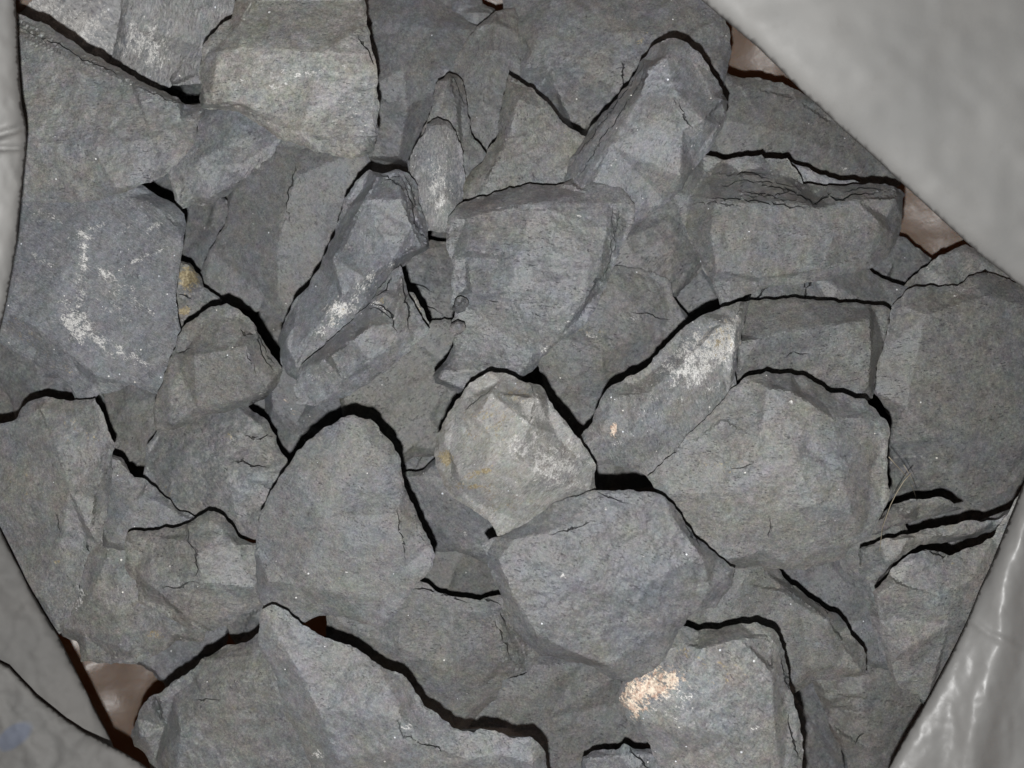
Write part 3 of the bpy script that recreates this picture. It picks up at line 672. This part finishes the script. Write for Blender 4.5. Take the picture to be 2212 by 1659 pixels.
rock([(1612,649),(1650,646),(1708,643),(1791,649),(1875,657),(1912,661),(1925,672),(1920,700),(1910,740),(1897,780),(1892,810),(1885,860),(1830,900),(1700,900),(1580,870),(1565,800),(1590,720)], -8.9,
     'dark wedge with a pale band across it, right of the shark-fin rock', tilt=(0,0),
     ridges=[[(1595,738,4.5),(1640,732,5),(1700,716,5),(1800,702,5),(1880,690,5)],[(1600,792,4),(1680,785,2.5),(1720,765,2.5),(1790,745,4),(1860,728,5)],[(1890,672,0),(1882,760,4.5),(1876,830,3)]], ed=2, auto=False, grow=False, warm=.6, val=.93, ang=.97, rough=.7,
     patches=[('g',1725,732,16,7,0,.4),('w',1805,750,50,5,-22,.35),('w',1610,800,25,6,20,.35)], cracks=[(1.2,2,[(1700,770),(1720,762),(1745,764)])])
rock([(1600,655),(1630,622),(1750,610),(1850,585),(1900,598),(1962,618),(1925,660),(1800,665),(1650,660)], -20, 'strip of small pale stone under the big right block', warm=.4, val=1.0, ang=.1,
     cracks=[(2,4,[(1632,645),(1645,632),(1660,620)]),(1.8,4,[(1738,608),(1741,625),(1740,640)]),(1.6,4,[(1741,622),(1752,610),(1762,603)])])
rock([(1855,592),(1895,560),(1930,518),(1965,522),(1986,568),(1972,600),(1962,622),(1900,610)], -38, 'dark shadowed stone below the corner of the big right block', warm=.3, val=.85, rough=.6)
rock([(1962,625),(1988,582),(2028,552),(2085,528),(2150,560),(2230,630),(2100,640),(2020,640)], -24, 'grey rock with a white fleck between the pink plastic and the huge right rock', warm=.5, val=1.0, patches=[('w',2005,580,8,6,-40,.8)], ang=.9)
rock([(1481,943),(1541,886),(1585,836),(1608,816),(1655,802),(1678,807),(1708,806),(1741,813),(1775,833),(1795,849),(1868,861),(1891,883),(1915,908),(1923,935),(1917,975),(1916,1020),(1922,1070),(1905,1110),
      (1880,1160),(1841,1180),(1825,1203),(1775,1222),(1708,1232),(1640,1222),(1600,1228),(1560,1205),(1500,1130),(1450,1060),(1398,1030),(1420,1008),(1460,978)], 9,
     'biggest rounded grey rock right of centre, with one bright white chip near its top', tilt=(.5,.5),
     ridges=[[(1620,822,0),(1660,838,2.5),(1710,845,3),(1745,868,3),(1800,905,2.5),(1860,900,1)],[(1560,905,1),(1640,950,4),(1720,1000,5),(1820,1030,4)],[(1690,1110,3),(1760,1090,4.5),(1840,1110,3),(1850,1160,0)],[(1480,1020,0),(1560,1060,2.5),(1690,1110,3),(1700,1215,-1)]], ed=5, warm=.6, val=1.0, ang=.02, rough=1.0,
     patches=[('w',1709,865,4,11,-12,1.4),('g',1745,940,12,8,0,.4),('w',1775,1130,50,35,0,.16),('g',1560,1010,60,40,0,.15)], cracks=[(1.1,1.5,[(1580,1012),(1605,1010),(1625,1002)]),(1.2,1.5,[(1663,1125),(1665,1142),(1660,1158)])])
rock([(1925,665),(1961,625),(2008,616),(2068,618),(2091,598),(2110,591),(2141,591),(2190,610),(2330,680),(2330,1000),(2230,1000),(2180,1050),(2150,1080),(2100,1085),(2065,1065),(2045,1052),(2000,1052),(1930,1068),
      (1916,1020),(1920,960),(1922,900),(1885,845),(1893,790),(1908,740)], -18,
     'huge smooth grey slab filling the right edge of the heap', tilt=(0,1.0), grow=False, ridges=[[(1895,810,-1),(1958,880,1.5),(2018,943,2),(2080,955,2),(2212,960,1)],[(1950,660,0),(2000,680,2.5),(2130,640,2.5)],[(2018,943,2),(1990,985,-1),(1930,990,-3)]], warm=.66, val=.92, ang=.98, rough=.5,
     patches=[('w',2080,635,30,20,0,.15),('w',2000,925,14,6,0,.3),('o',1960,755,6,4,0,.35)])
rock([(1850,1160),(1905,1115),(1928,1090),(1985,1078),(2040,1076),(2060,1088),(2078,1100),(2050,1108),(1980,1124),(1920,1140),(1860,1166)], -8, 'thin light grey flake beside two dry straws at the right', warm=.5, val=1.05, rough=.5, th=8, tilt=(0,5), grow=False)
rock([(1855,1186),(1900,1168),(1960,1155),(2020,1140),(2080,1126),(2150,1124),(2200,1092),(2190,1120),(2140,1150),(2100,1162),(2050,1170),(1990,1176),(1950,1200),(1922,1222),(1890,1262),(1858,1240)], -4, 'olive-spotted grey plate between two curved black gaps at the right', warm=.75, val=.97, ang=.96, rough=.5, th=10, tilt=(0,4), grow=False,
     patches=[('g',1950,1170,25,8,-10,.5),('g',1940,1240,20,12,0,.25)])
rock([(1920,1240),(1942,1215),(1968,1196),(2000,1186),(2025,1192),(2050,1200),(2100,1182),(2145,1160),(2180,1105),(2240,1000),(2330,1100),(2230,1320),(2010,1530),(1965,1495),(1940,1480),(1925,1430),(1900,1340),(1885,1280)], 0,
     'large tan-grey slab in the lower right, running under the crinkled bag edge', tilt=(-1.5,2.2), ridges=[[(1935,1260,1),(2030,1290,2.5),(2100,1250,2)],[(1960,1400,2),(2050,1350,2)]], warm=.8, val=.95, ang=.96, rough=.5,
     patches=[('g',2060,1215,10,6,0,.6),('g',1875,1320,10,6,0,.3),('w',1985,1475,14,5,10,.4)], cracks=[(1.6,3.5,[(1990,1190),(2020,1196),(2040,1203),(2052,1190)])])
# --- lower middle and bottom
rock([(567,1100),(590,1055),(613,1020),(633,990),(683,938),(737,902),(765,896),(800,905),(820,930),(844,953),(865,990),(872,1036),(880,1066),(900,1108),(912,1138),(930,1175),(940,1200),(935,1222),(920,1243),
      (894,1273),(875,1295),(854,1328),(827,1357),(797,1350),(737,1332),(700,1330),(640,1322),(590,1315),(556,1290),(552,1240),(552,1180),(556,1130)], 9,
     'large smooth egg-shaped grey rock with a few white chips, left of the bottom centre', tilt=(0,.5),
     ridges=[[(640,1040,.8),(740,960,1.4),(800,960,1.2)],[(580,1255,.8),(640,1262,1.2),(740,1285,1),(820,1290,.3)],[(860,1110,1.3),(870,1180,1.2),(875,1225,.5)],[(700,1120,1.8),(760,1180,1.6)]], ed=3, auto=False, warm=.42, val=1.03, vein=.05, ang=.08, rough=.6,
     patches=[('w',775,1050,5,3,20,1.5),('w',822,935,14,5,45,.7),('w',750,1235,5,4,0,1.2),('g',720,1240,30,20,0,.15)], cracks=[(1.3,2,[(858,1100),(863,1150),(872,1180),(876,1210)])], sp=5)
rock([(720,1330),(800,1350),(850,1330),(880,1295),(897,1272),(940,1276),(990,1290),(1037,1297),(1085,1305),(1145,1345),(1147,1400),(1142,1450),(1085,1470),(1072,1510),(1037,1540),(985,1580),(900,1580),(780,1450),(730,1400)], -19,
     'blocky grey rock with split layers on top, between the egg-shaped and bottom centre rocks', tilt=(.2,.4),
     ridges=[[(1065,1312,0),(1072,1370,3),(1080,1430,2),(1082,1465,0)],[(740,1350,0),(860,1400,2),(960,1450,2.5),(1040,1480,1)]], ed=3.5, warm=.7, val=1.0, ang=.02,
     patches=[('g',1030,1335,28,8,10,.5)], cracks=[(2.2,4,[(895,1272),(935,1278),(980,1290),(1005,1300)]),(2,3.5,[(990,1280),(1020,1290),(1060,1296),(1080,1306)]),(1.6,3,[(1070,1345),(1085,1380),(1100,1415)]),(1.4,3,[(1075,1320),(1092,1350)])],
     strata=[([(1075,1310),(1145,1345),(1145,1450),(1085,1465)], 1.2, 12, 1.2)])
rock([(930,1180),(960,1168),(1020,1200),(1062,1212),(1090,1295),(1050,1300),(980,1285),(915,1262),(905,1240)], -36, 'dark brown shadowed stone in the hole right of the egg-shaped rock', warm=.8, val=.8, rough=.5)
rock([(1040,1180),(1070,1160),(1100,1150),(1137,1126),(1167,1108),(1197,1085),(1234,1074),(1277,1060),(1337,1058),(1404,1062),(1437,1074),(1460,1100),(1508,1165),(1550,1200),(1588,1228),(1580,1266),(1548,1312),
      (1500,1325),(1465,1360),(1450,1400),(1425,1435),(1397,1456),(1357,1474),(1320,1466),(1264,1435),(1170,1418),(1147,1400),(1110,1360),(1087,1306),(1070,1256),(1052,1200)], 16,
     'wide blue-grey rock at the bottom centre with a slanting left side and tiny white chips', tilt=(.2,.5),
     ridges=[[(1060,1180,-1),(1078,1210,2),(1110,1290,3),(1160,1370,3),(1240,1410,2),(1320,1440,1)],[(1110,1165,1),(1180,1150,1.6),(1240,1130,1.8),(1300,1105,1.3)],[(1460,1130,1),(1515,1200,2),(1535,1270,1)],[(1240,1250,3),(1360,1280,3),(1430,1350,2)]], ed=3, auto=False, warm=.28, val=1.0, ang=.06, rough=1.1,
     patches=[('w',1215,1245,7,5,0,1.5),('w',1308,1100,3,6,-30,1.3),('w',1096,1248,5,4,0,.8),('w',1388,1203,6,5,0,.7)],
     cracks=[(1.3,2,[(1190,1155),(1240,1140),(1290,1125)]),(1.2,2,[(1290,1062),(1320,1075),(1355,1088)]),(1.4,2.5,[(1480,1135),(1495,1160),(1510,1175)])])
rock([(1085,1440),(1145,1410),(1264,1425),(1325,1465),(1345,1520),(1375,1590),(1420,1659),(1440,1740),(1180,1740),(1175,1610),(1100,1560),(1000,1570),(1030,1540),(1072,1505)], -25,
     'dull grey rock below the bottom centre one, partly in the gap', tilt=(0,0), ridges=[[(1150,1440,1.5),(1160,1500,2),(1185,1550,1),(1200,1700,0)]], warm=.72, val=.95, ang=.04, rough=.7, patches=[('g',1090,1485,8,6,0,.8),('o',1090,1486,6,4,0,.5),('g',1215,1530,8,6,0,.6)],
     cracks=[(2,4,[(1100,1465),(1120,1457),(1138,1452)])])
rock([(1600,1222),(1630,1228),(1661,1247),(1708,1263),(1741,1286),(1775,1310),(1808,1325),(1830,1353),(1852,1385),(1872,1415),(1871,1458),(1808,1466),(1765,1470),(1700,1480),(1600,1420),(1520,1380),(1480,1370),
      (1500,1322),(1548,1312),(1582,1265)], -9,
     'grey rock with a curved shadowed edge behind the peach-stained block', tilt=(0,0), ridges=[[(1600,1260,1),(1700,1275,2),(1790,1340,2),(1830,1400,2),(1860,1450,0)]], warm=.7, val=.95, ang=.04, rough=.6, cracks=[(1.2,2,[(1750,1298),(1775,1308),(1795,1325)])],
     patches=[('w',1710,1270,16,5,20,.4)])
rock([(1700,1228),(1775,1212),(1825,1198),(1850,1175),(1870,1250),(1895,1310),(1905,1370),(1930,1435),(1880,1445),(1850,1385),(1800,1330),(1740,1290)], -26,
     'bluish stone squeezed between the biggest rounded rock and the lower right slab', warm=.3, val=.9, ang=.7, rough=.6, patches=[('w',1862,1367,4,4,0,1.2)])
rock([(1760,1475),(1870,1452),(1875,1438),(1918,1428),(1932,1450),(1950,1472),(2005,1492),(2030,1520),(1975,1620),(1935,1740),(1850,1740),(1830,1650),(1800,1590),(1780,1530),(1765,1500)], -28,
     'layered brown-grey rock in the bottom right beside the crinkled bag edge', tilt=(0,.2), ridges=[[(1790,1510,1),(1860,1495,2),(1960,1530,1)],[(1790,1560,0),(1820,1590,2),(1880,1620,2)]], warm=.75, val=.9, ang=.04, rough=.9,
     strata=[([(1775,1480),(1990,1495),(1960,1560),(1800,1540)], .2, 27, .5)], cracks=[(1.5,2.5,[(1850,1602),(1856,1590),(1865,1585)])], patches=[('g',1935,1580,10,6,0,.3)])
rock([(1705,1470),(1770,1475),(1790,1560),(1830,1620),(1860,1740),(1715,1740)], -40, 'dark sunken stone right of the peach-stained block at the bottom', warm=.5, val=.9, rough=.7, cracks=[(2,4,[(1819,1615),(1822,1640),(1825,1659)])])
rock([(1478,1376),(1508,1363),(1568,1353),(1600,1346),(1635,1344),(1672,1360),(1688,1390),(1697,1430),(1705,1470),(1715,1510),(1728,1560),(1740,1740),(1440,1740),(1425,1655),(1405,1610),(1377,1572),(1350,1540),
      (1336,1505),(1370,1470),(1424,1440),(1437,1395)], 14,
     'block with a bright peach and cream stain on its left corner, bottom right', tilt=(0,.4),
     ridges=[[(1665,1375,0),(1668,1450,3),(1672,1560,3),(1690,1700,2)],[(1390,1560,1),(1480,1570,4),(1580,1590,4),(1672,1560,3)],[(1480,1390,0),(1520,1400,3),(1600,1380,3),(1665,1375,0)],[(1400,1470,0),(1450,1490,3),(1480,1570,4)]], ed=5, warm=.62, val=1.12, vein=.12, ang=.1, rough=1.1,
     patches=[('w',1440,1500,70,60,-20,.55),('l',1450,1480,90,90,0,.18),('o',1392,1488,66,40,-30,1.3),('o',1450,1465,34,28,-10,.9),('o',1375,1535,16,24,-20,.8),('g',1480,1400,16,20,0,.75),('w',1445,1520,40,30,0,.35),('g',1545,1440,70,50,0,.25),('w',1625,1575,16,5,-20,.6),('w',1520,1400,50,15,0,.2)],
     cracks=[(1.6,3,[(1690,1420),(1697,1460),(1703,1485),(1714,1503)]),(1.3,3,[(1700,1440),(1706,1470),(1710,1490)]),(1.8,3.5,[(1703,1545),(1710,1590),(1718,1620),(1730,1640)])])
rock([(1258,1635),(1284,1621),(1330,1620),(1348,1606),(1372,1618),(1395,1640),(1430,1680),(1440,1740),(1250,1740)], -6, 'small dark blue-grey rock tip at the bottom edge left of the peach-stained block', warm=.2, val=1.0, ang=.8,
     cracks=[(1.8,3.5,[(1362,1618),(1385,1640),(1405,1665)])], patches=[('w',1275,1650,10,5,-40,.5)])
rock([(575,1386),(530,1388),(500,1392),(467,1408),(433,1426),(405,1455),(365,1482),(333,1500),(312,1518),(297,1552),(282,1590),(290,1612),(320,1640),(335,1740),(705,1740),(690,1600),(640,1450),(620,1390)], -1,
     'rounded dark-mottled rock in the bottom left', tilt=(.3,.5), ridges=[[(420,1460,0),(440,1500,2.5),(430,1540,3),(390,1580,3),(380,1690,2)],[(440,1500,2.5),(520,1470,3.5),(590,1480,3)],[(340,1520,-3),(355,1570,-2),(335,1640,-2)]], ed=5, warm=.68, val=.93, ang=.15, rough=1.2,
     patches=[('w',500,1470,14,8,0,.3)], cracks=[(1.2,2,[(425,1512),(445,1509),(470,1512)])])
rock([(560,1333),(567,1316),(587,1306),(603,1311),(633,1333),(653,1350),(687,1370),(737,1388),(770,1400),(814,1433),(847,1450),(877,1463),(897,1496),(924,1530),(954,1553),(980,1573),(1024,1583),(1037,1574),(1070,1578),
      (1090,1586),(1110,1595),(1144,1591),(1164,1606),(1177,1623),(1180,1642),(1195,1740),(700,1740),(672,1659),(650,1606),(617,1550),(607,1506),(587,1446),(563,1406)], 15,
     'long tapering grey rock pointing up from the bottom edge, left of centre', tilt=(.1,.3),
     ridges=[[(590,1360,.6),(640,1440,.9),(690,1540,1.1),(730,1640,1)],[(850,1500,1),(870,1560,2),(930,1610,2.5),(1010,1640,2)],[(1010,1640,2),(1080,1630,1.5),(1150,1650,1)],[(690,1540,1.1),(780,1530,1.6),(870,1560,1.4)]], auto=False, ed=4.5, warm=.5, val=1.05, ang=.08, rough=1.0,
     patches=[('w',685,1630,14,10,0,.9),('w',880,1570,14,12,0,.4),('w',935,1590,10,8,0,.4),('w',640,1330,20,12,0,.2)], cracks=[(1.6,3,[(905,1605),(930,1610),(960,1622)]),(1.1,1.5,[(860,1560),(870,1590),(900,1600)])])
rock([(982,648),(995,640),(1008,645),(1013,658),(1005,672),(988,678),(975,668)], 5, 'small rounded blue-grey chip on the left edge of the five-sided slab', warm=.3, val=1.0, th=9, sp=3.5, ed=1.5, rough=.6)
rock([(973,700),(988,691),(1003,697),(1006,710),(995,722),(978,728),(969,716)], 4, 'lower of two small round chips on the left edge of the five-sided slab', warm=.15, val=1.08, th=9, sp=3.5, ed=1.5, rough=.6)
# --- stones deep in the gaps
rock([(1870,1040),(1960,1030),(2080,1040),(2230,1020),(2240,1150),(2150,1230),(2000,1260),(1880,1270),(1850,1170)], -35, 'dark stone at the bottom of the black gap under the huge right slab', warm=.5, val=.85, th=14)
rock([(1850,1120),(1930,1130),(1950,1230),(1960,1330),(1990,1480),(1930,1470),(1880,1330),(1840,1200)], -20, 'narrow tan-grey stone right of the squeezed bluish stone, where the long straw ends', warm=.75, val=.92, rough=.5)
rock([(270,395),(330,370),(400,380),(420,460),(380,480),(290,450)], -42, 'small grey stone in the notch above the blue-white slab', warm=.4, val=.95, th=14)
rock([(530,640),(600,660),(650,700),(640,800),(580,820),(540,740)], -50, 'dark stone in the gap at the lower left end of the long diagonal rock', warm=.5, val=.85, th=12)
rock([(225,960),(300,950),(360,1000),(370,1090),(300,1090),(235,1060)], -46, 'dull stone in the gap behind the smooth grey wedge', warm=.5, val=.9, th=14)
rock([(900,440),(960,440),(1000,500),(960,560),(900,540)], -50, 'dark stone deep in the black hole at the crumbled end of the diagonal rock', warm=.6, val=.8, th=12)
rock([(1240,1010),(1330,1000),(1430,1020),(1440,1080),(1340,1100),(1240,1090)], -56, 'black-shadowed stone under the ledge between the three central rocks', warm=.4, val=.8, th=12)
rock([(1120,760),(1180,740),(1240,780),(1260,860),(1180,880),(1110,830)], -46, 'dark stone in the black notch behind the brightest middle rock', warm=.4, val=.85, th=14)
rock([(500,860),(560,850),(610,890),(620,960),(560,960),(510,910)], -44, 'dark stone in the crack above the knobbly tan-grey rock', warm=.5, val=.85, th=14)
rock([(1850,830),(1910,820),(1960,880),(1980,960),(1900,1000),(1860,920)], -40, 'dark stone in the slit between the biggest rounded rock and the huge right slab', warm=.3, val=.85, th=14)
_t = random.Random(5)
for R_ in ROCKS:                       # the lower a stone lies, the deeper and the more tilted
    a_, b_ = _t.uniform(-1, 1), _t.uniform(-1, 1)
    if R_['z'] < -9: R_['tilt'] = (R_['tilt'][0] + 2.6 * a_, R_['tilt'][1] + 2.6 * b_)
    if R_['z'] < 0: R_['z'] *= 1.25
for i_, R_ in enumerate(ROCKS):
    build_rock(i_, R_)

# ---------------------------------------------------------------- plastic bag
bag = bpy.data.objects.new('plastic_bag', None); COL.objects.link(bag)
bag.location = (0, 0, -.092)
bag['label'] = 'milky grey plastic bag with folded edges, open around the heap of rocks'; bag['category'] = 'bag'
LINER = plastic_material('pink_plastic', (.215, .143, .112), (.17, .120, .097), rough=.34, spec=.5, tf=.05, thru=(.5,.25,.12), bump=.0022, sss=.55)
MILKY = plastic_material('milky_plastic', (.232, .233, .228), (.258, .256, .248), rough=.5, spec=.25, tf=.15, bump=.0006)
DULL = plastic_material('dull_plastic', (.150, .149, .144), (.164, .160, .153), rough=.65, spec=.15, tf=.12, marks=True, bump=.0004)
MILKY2 = plastic_material('crinkled_plastic', (.215, .213, .207), (.24, .24, .235), rough=.36, spec=.5, tf=.15, marks=True, bump=.0006)

def attach(ob):
    ob.parent = bag
    ob.location = Vector(ob.location) - Vector(bag.location)

# the inside of the bag: a dented bowl under and around the heap
def bowl():
    n = 150
    g = np.linspace(-1, 1, n)
    U, V = np.meshgrid(g, g)
    x = U * .30; y = V * .25
    r = (np.abs(x / .185) ** 3 + np.abs(y / .150) ** 3) ** (1 / 3)
    z = -.092 + .078 * np.clip(r - .35, 0, 1.2) ** 1.5 + .10 * np.clip(r - 1.0, 0, .6)
    z += .0035 * fbm(x / .03, y / .03, 501, 4) + .002 * fbm(x / .01, y / .012, 507, 3)
    bx, by = (1958 - 1106) * K * .285, -(522 - 829.5) * K * .285
    z += .004 * np.exp(-((x - bx) ** 2 + (y - by) ** 2) / .007 ** 2)
    v = np.stack([x, y, z], -1).reshape(-1, 3)
    F = [[j * n + i, j * n + i + 1, (j + 1) * n + i + 1, (j + 1) * n + i] for j in range(n - 1) for i in range(n - 1)]
    ob = new_mesh('inner_wall', v, F, LINER, None, True, np.array([0, 0, -.092]))
    attach(ob)
    s = ob.modifiers.new('s', 'SOLIDIFY'); s.thickness = .0004
bowl()

def sheet(name, pts, hfun, mat, seed, marks=(), sp=9, label=None, jag=.012):
    rng = random.Random(seed)
    if area(pts) < 0: pts = pts[::-1]
    outline = roughen([(p[0], p[1], 0) for p in pts], rng, jag, 12)
    vs, faces, dep, loop = triangulate(outline, [], sp, rng)
    X, Y = vs[:, 0], vs[:, 1]
    z = hfun(X, Y) / 1000.0
    v = wpos(X, Y, z)
    patch = np.zeros((len(X), 4)); patch[:, 3] = 1
    for (px, py, rx, ry, a, st) in marks:
        a = math.radians(a)
        u = (X - px) * math.cos(a) + (Y - py) * math.sin(a); w = -(X - px) * math.sin(a) + (Y - py) * math.cos(a)
        patch[:, 2] = np.maximum(patch[:, 2], st * np.clip(1.3 - np.sqrt((u / rx) ** 2 + (w / ry) ** 2), 0, 1))
    ob = new_mesh(name, v, [f[::-1] for f in faces], mat, {'patch': patch}, True)
    attach(ob)
    s = ob.modifiers.new('s', 'SOLIDIFY'); s.thickness = .0003; s.offset = -1
    if label: ob['label'] = label
    return ob

def line_d(X, Y, pl):
    return poly_dist(X, Y, pl, False)

# upper right flap, nearest the camera
E1 = [(1495,-40),(1515,0),(1560,38),(1640,105),(1720,185),(1820,278),(1900,350),(1980,425),(2060,498),(2130,560),(2180,598),(2250,650),(2420,800)]
def h1(X, Y):
    d = line_d(X, Y, E1)
    return 28 + 14 * (1 - np.exp(-d / 160)) - 2 * np.exp(-d / 14) - 9 * np.clip((X + Y - 2300) / 500, -1, 1.5) * 1 + 1.1 * fbm(X / 160, Y / 160, 71, 3) - .02 * d
sheet('flap', E1 + [(2800,1000),(2800,-450),(1300,-450)], h1, MILKY, 11, label='wide smooth milky flap across the top right corner')
# left flap
E2 = [(30,-80),(33,0),(38,90),(42,170),(48,235),(56,272),(57,310),(50,380),(42,460),(34,540),(20,620),(6,690),(-10,760),(-30,900)]
def h2(X, Y):
    d = line_d(X, Y, E2)
    f = np.exp(-((Y - 275 - (50 - X) * .3) / 9) ** 2) * -2.2 + np.exp(-((Y - 320) / 7) ** 2) * -1.8
    return 34 + 7 * (1 - np.exp(-d / 60)) - 2.5 * np.exp(-d / 12) + f + .8 * fbm(X / 50, Y / 90, 72, 3) - .16 * np.clip(d - 90, 0, 400)
sheet('flap', [(60,-420),(20,-250)] + E2 + [(-430,950),(-430,-420)], h2, MILKY, 12, sp=6, label='narrow milky flap along the upper left side')
# lower left: two overlapping folds
E3 = [(-60,1040),(0,1143),(30,1205),(62,1268),(95,1325),(125,1372),(165,1450),(200,1522),(235,1588),(260,1650),(300,1760)]
def h3(X, Y):
    d = line_d(X, Y, E3)
    return 2 + 7 * (1 - np.exp(-d / 90)) - 1.5 * np.exp(-d / 7) + 1.2 * fbm(X / 70, Y / 70, 73, 4) - .10 * np.clip(d - 260, 0, 400)
sheet('fold', E3 + [(-400,1900),(-450,940)], h3, DULL, 13, sp=7, label='dull grey fold along the lower left side')
E4 = [(-40,1410),(20,1440),(55,1478),(80,1505),(130,1545),(180,1580),(235,1608),(275,1630),(305,1648),(345,1680),(400,1770)]
def h4(X, Y):
    d = line_d(X, Y, E4)
    return 14 + 6 * (1 - np.exp(-d / 80)) - 1.5 * np.exp(-d / 7) + 1.2 * fbm(X / 60, Y / 60, 74, 4) - .12 * np.clip(d - 230, 0, 400)
sheet('fold', E4 + [(-300,1770),(-300,1410)], h4, DULL, 14, sp=7, marks=[(30,1590,52,26,-35,1.0)], label='lower fold with a faint blue smudge in the bottom left corner')
# lower right
E5 = [(2290,900),(2212,1042),(2196,1085),(2170,1150),(2140,1225),(2110,1290),(2092,1335),(2085,1352),(2060,1405),(2010,1500),(1975,1560),(1945,1610),(1918,1662),(1890,1760)]
CR = [(2215,1130),(2180,1250),(2165,1330),(2172,1365),(2150,1440),(2128,1520),(2110,1600),(2095,1680)]
def h5(X, Y):
    d = line_d(X, Y, E5); c = line_d(X, Y, CR)
    c2 = line_d(X, Y, [(2095,1335),(2125,1362),(2170,1385),(2230,1420)])
    return 12 + 5 * (1 - np.exp(-d / 60)) - 1.5 * np.exp(-d / 7) + 3.4 * np.exp(-(c / 42) ** 2) + .7 * np.exp(-(c2 / 9) ** 2) + .5 * fbm(X / 60, Y / 140, 75, 3) + .10 * fbm(X / 16, Y / 22, 79, 3) - .12 * np.clip(d - 330, 0, 400)
sheet('flap', E5 + [(1900,1950),(2650,1950),(2650,850)], h5, MILKY2, 15, sp=6, label='crinkled shiny flap in the lower right corner')

# ---------------------------------------------------------------- dry straws
STRAW = G('straw'); STRAW.b.inputs['Base Color'].default_value = (.30, .26, .19, 1); STRAW.b.inputs['Roughness'].default_value = .6
def straw(pts, r, label):
    P = []
    for (x, y, z) in pts: P.append(Vector(wpos(np.array(float(x)), np.array(float(y)), np.array(z / 1000.0))))
    ns = 6; V = []; F = []
    for k, p in enumerate(P):
        t = (P[min(k + 1, len(P) - 1)] - P[max(k - 1, 0)]).normalized()
        a = t.orthogonal().normalized(); b = t.cross(a)
        rr = r * (1 - .5 * k / (len(P) - 1))
        for s in range(ns):
            q = p + (a * math.cos(s * 6.283 / ns) + b * math.sin(s * 6.283 / ns)) * rr
            V.append(tuple(q))
    for k in range(len(P) - 1):
        for s in range(ns):
            F.append([k * ns + s, k * ns + (s + 1) % ns, (k + 1) * ns + (s + 1) % ns, (k + 1) * ns + s])
    F.append(list(range(ns))[::-1]); F.append([(len(P) - 1) * ns + s for s in range(ns)])
    ob = new_mesh('straw', np.array(V), F, STRAW.m, None, True)
    ob['label'] = label; ob['category'] = 'straw'; ob['group'] = 'dry straws caught in the gap on the right'
straw([(1920,987,8),(1935,1004,6),(1955,1025,2),(1970,1050,0),(1981,1082,-6)], .00013, 'short pale dry straw slanting down right across the black gap')
straw([(1968,1022,2),(1952,1040,2),(1936,1066,1),(1924,1090,0),(1915,1115,0),(1906,1140,-2),(1902,1175,-6),(1897,1215,-10),(1893,1262,-22)], .00014, 'long pale dry straw hanging down over the olive-spotted plate')
straw([(1952,1004,-2),(1965,1025,-3),(1978,1048,-5)], .0001, 'faint thin straw lying on the huge right slab')
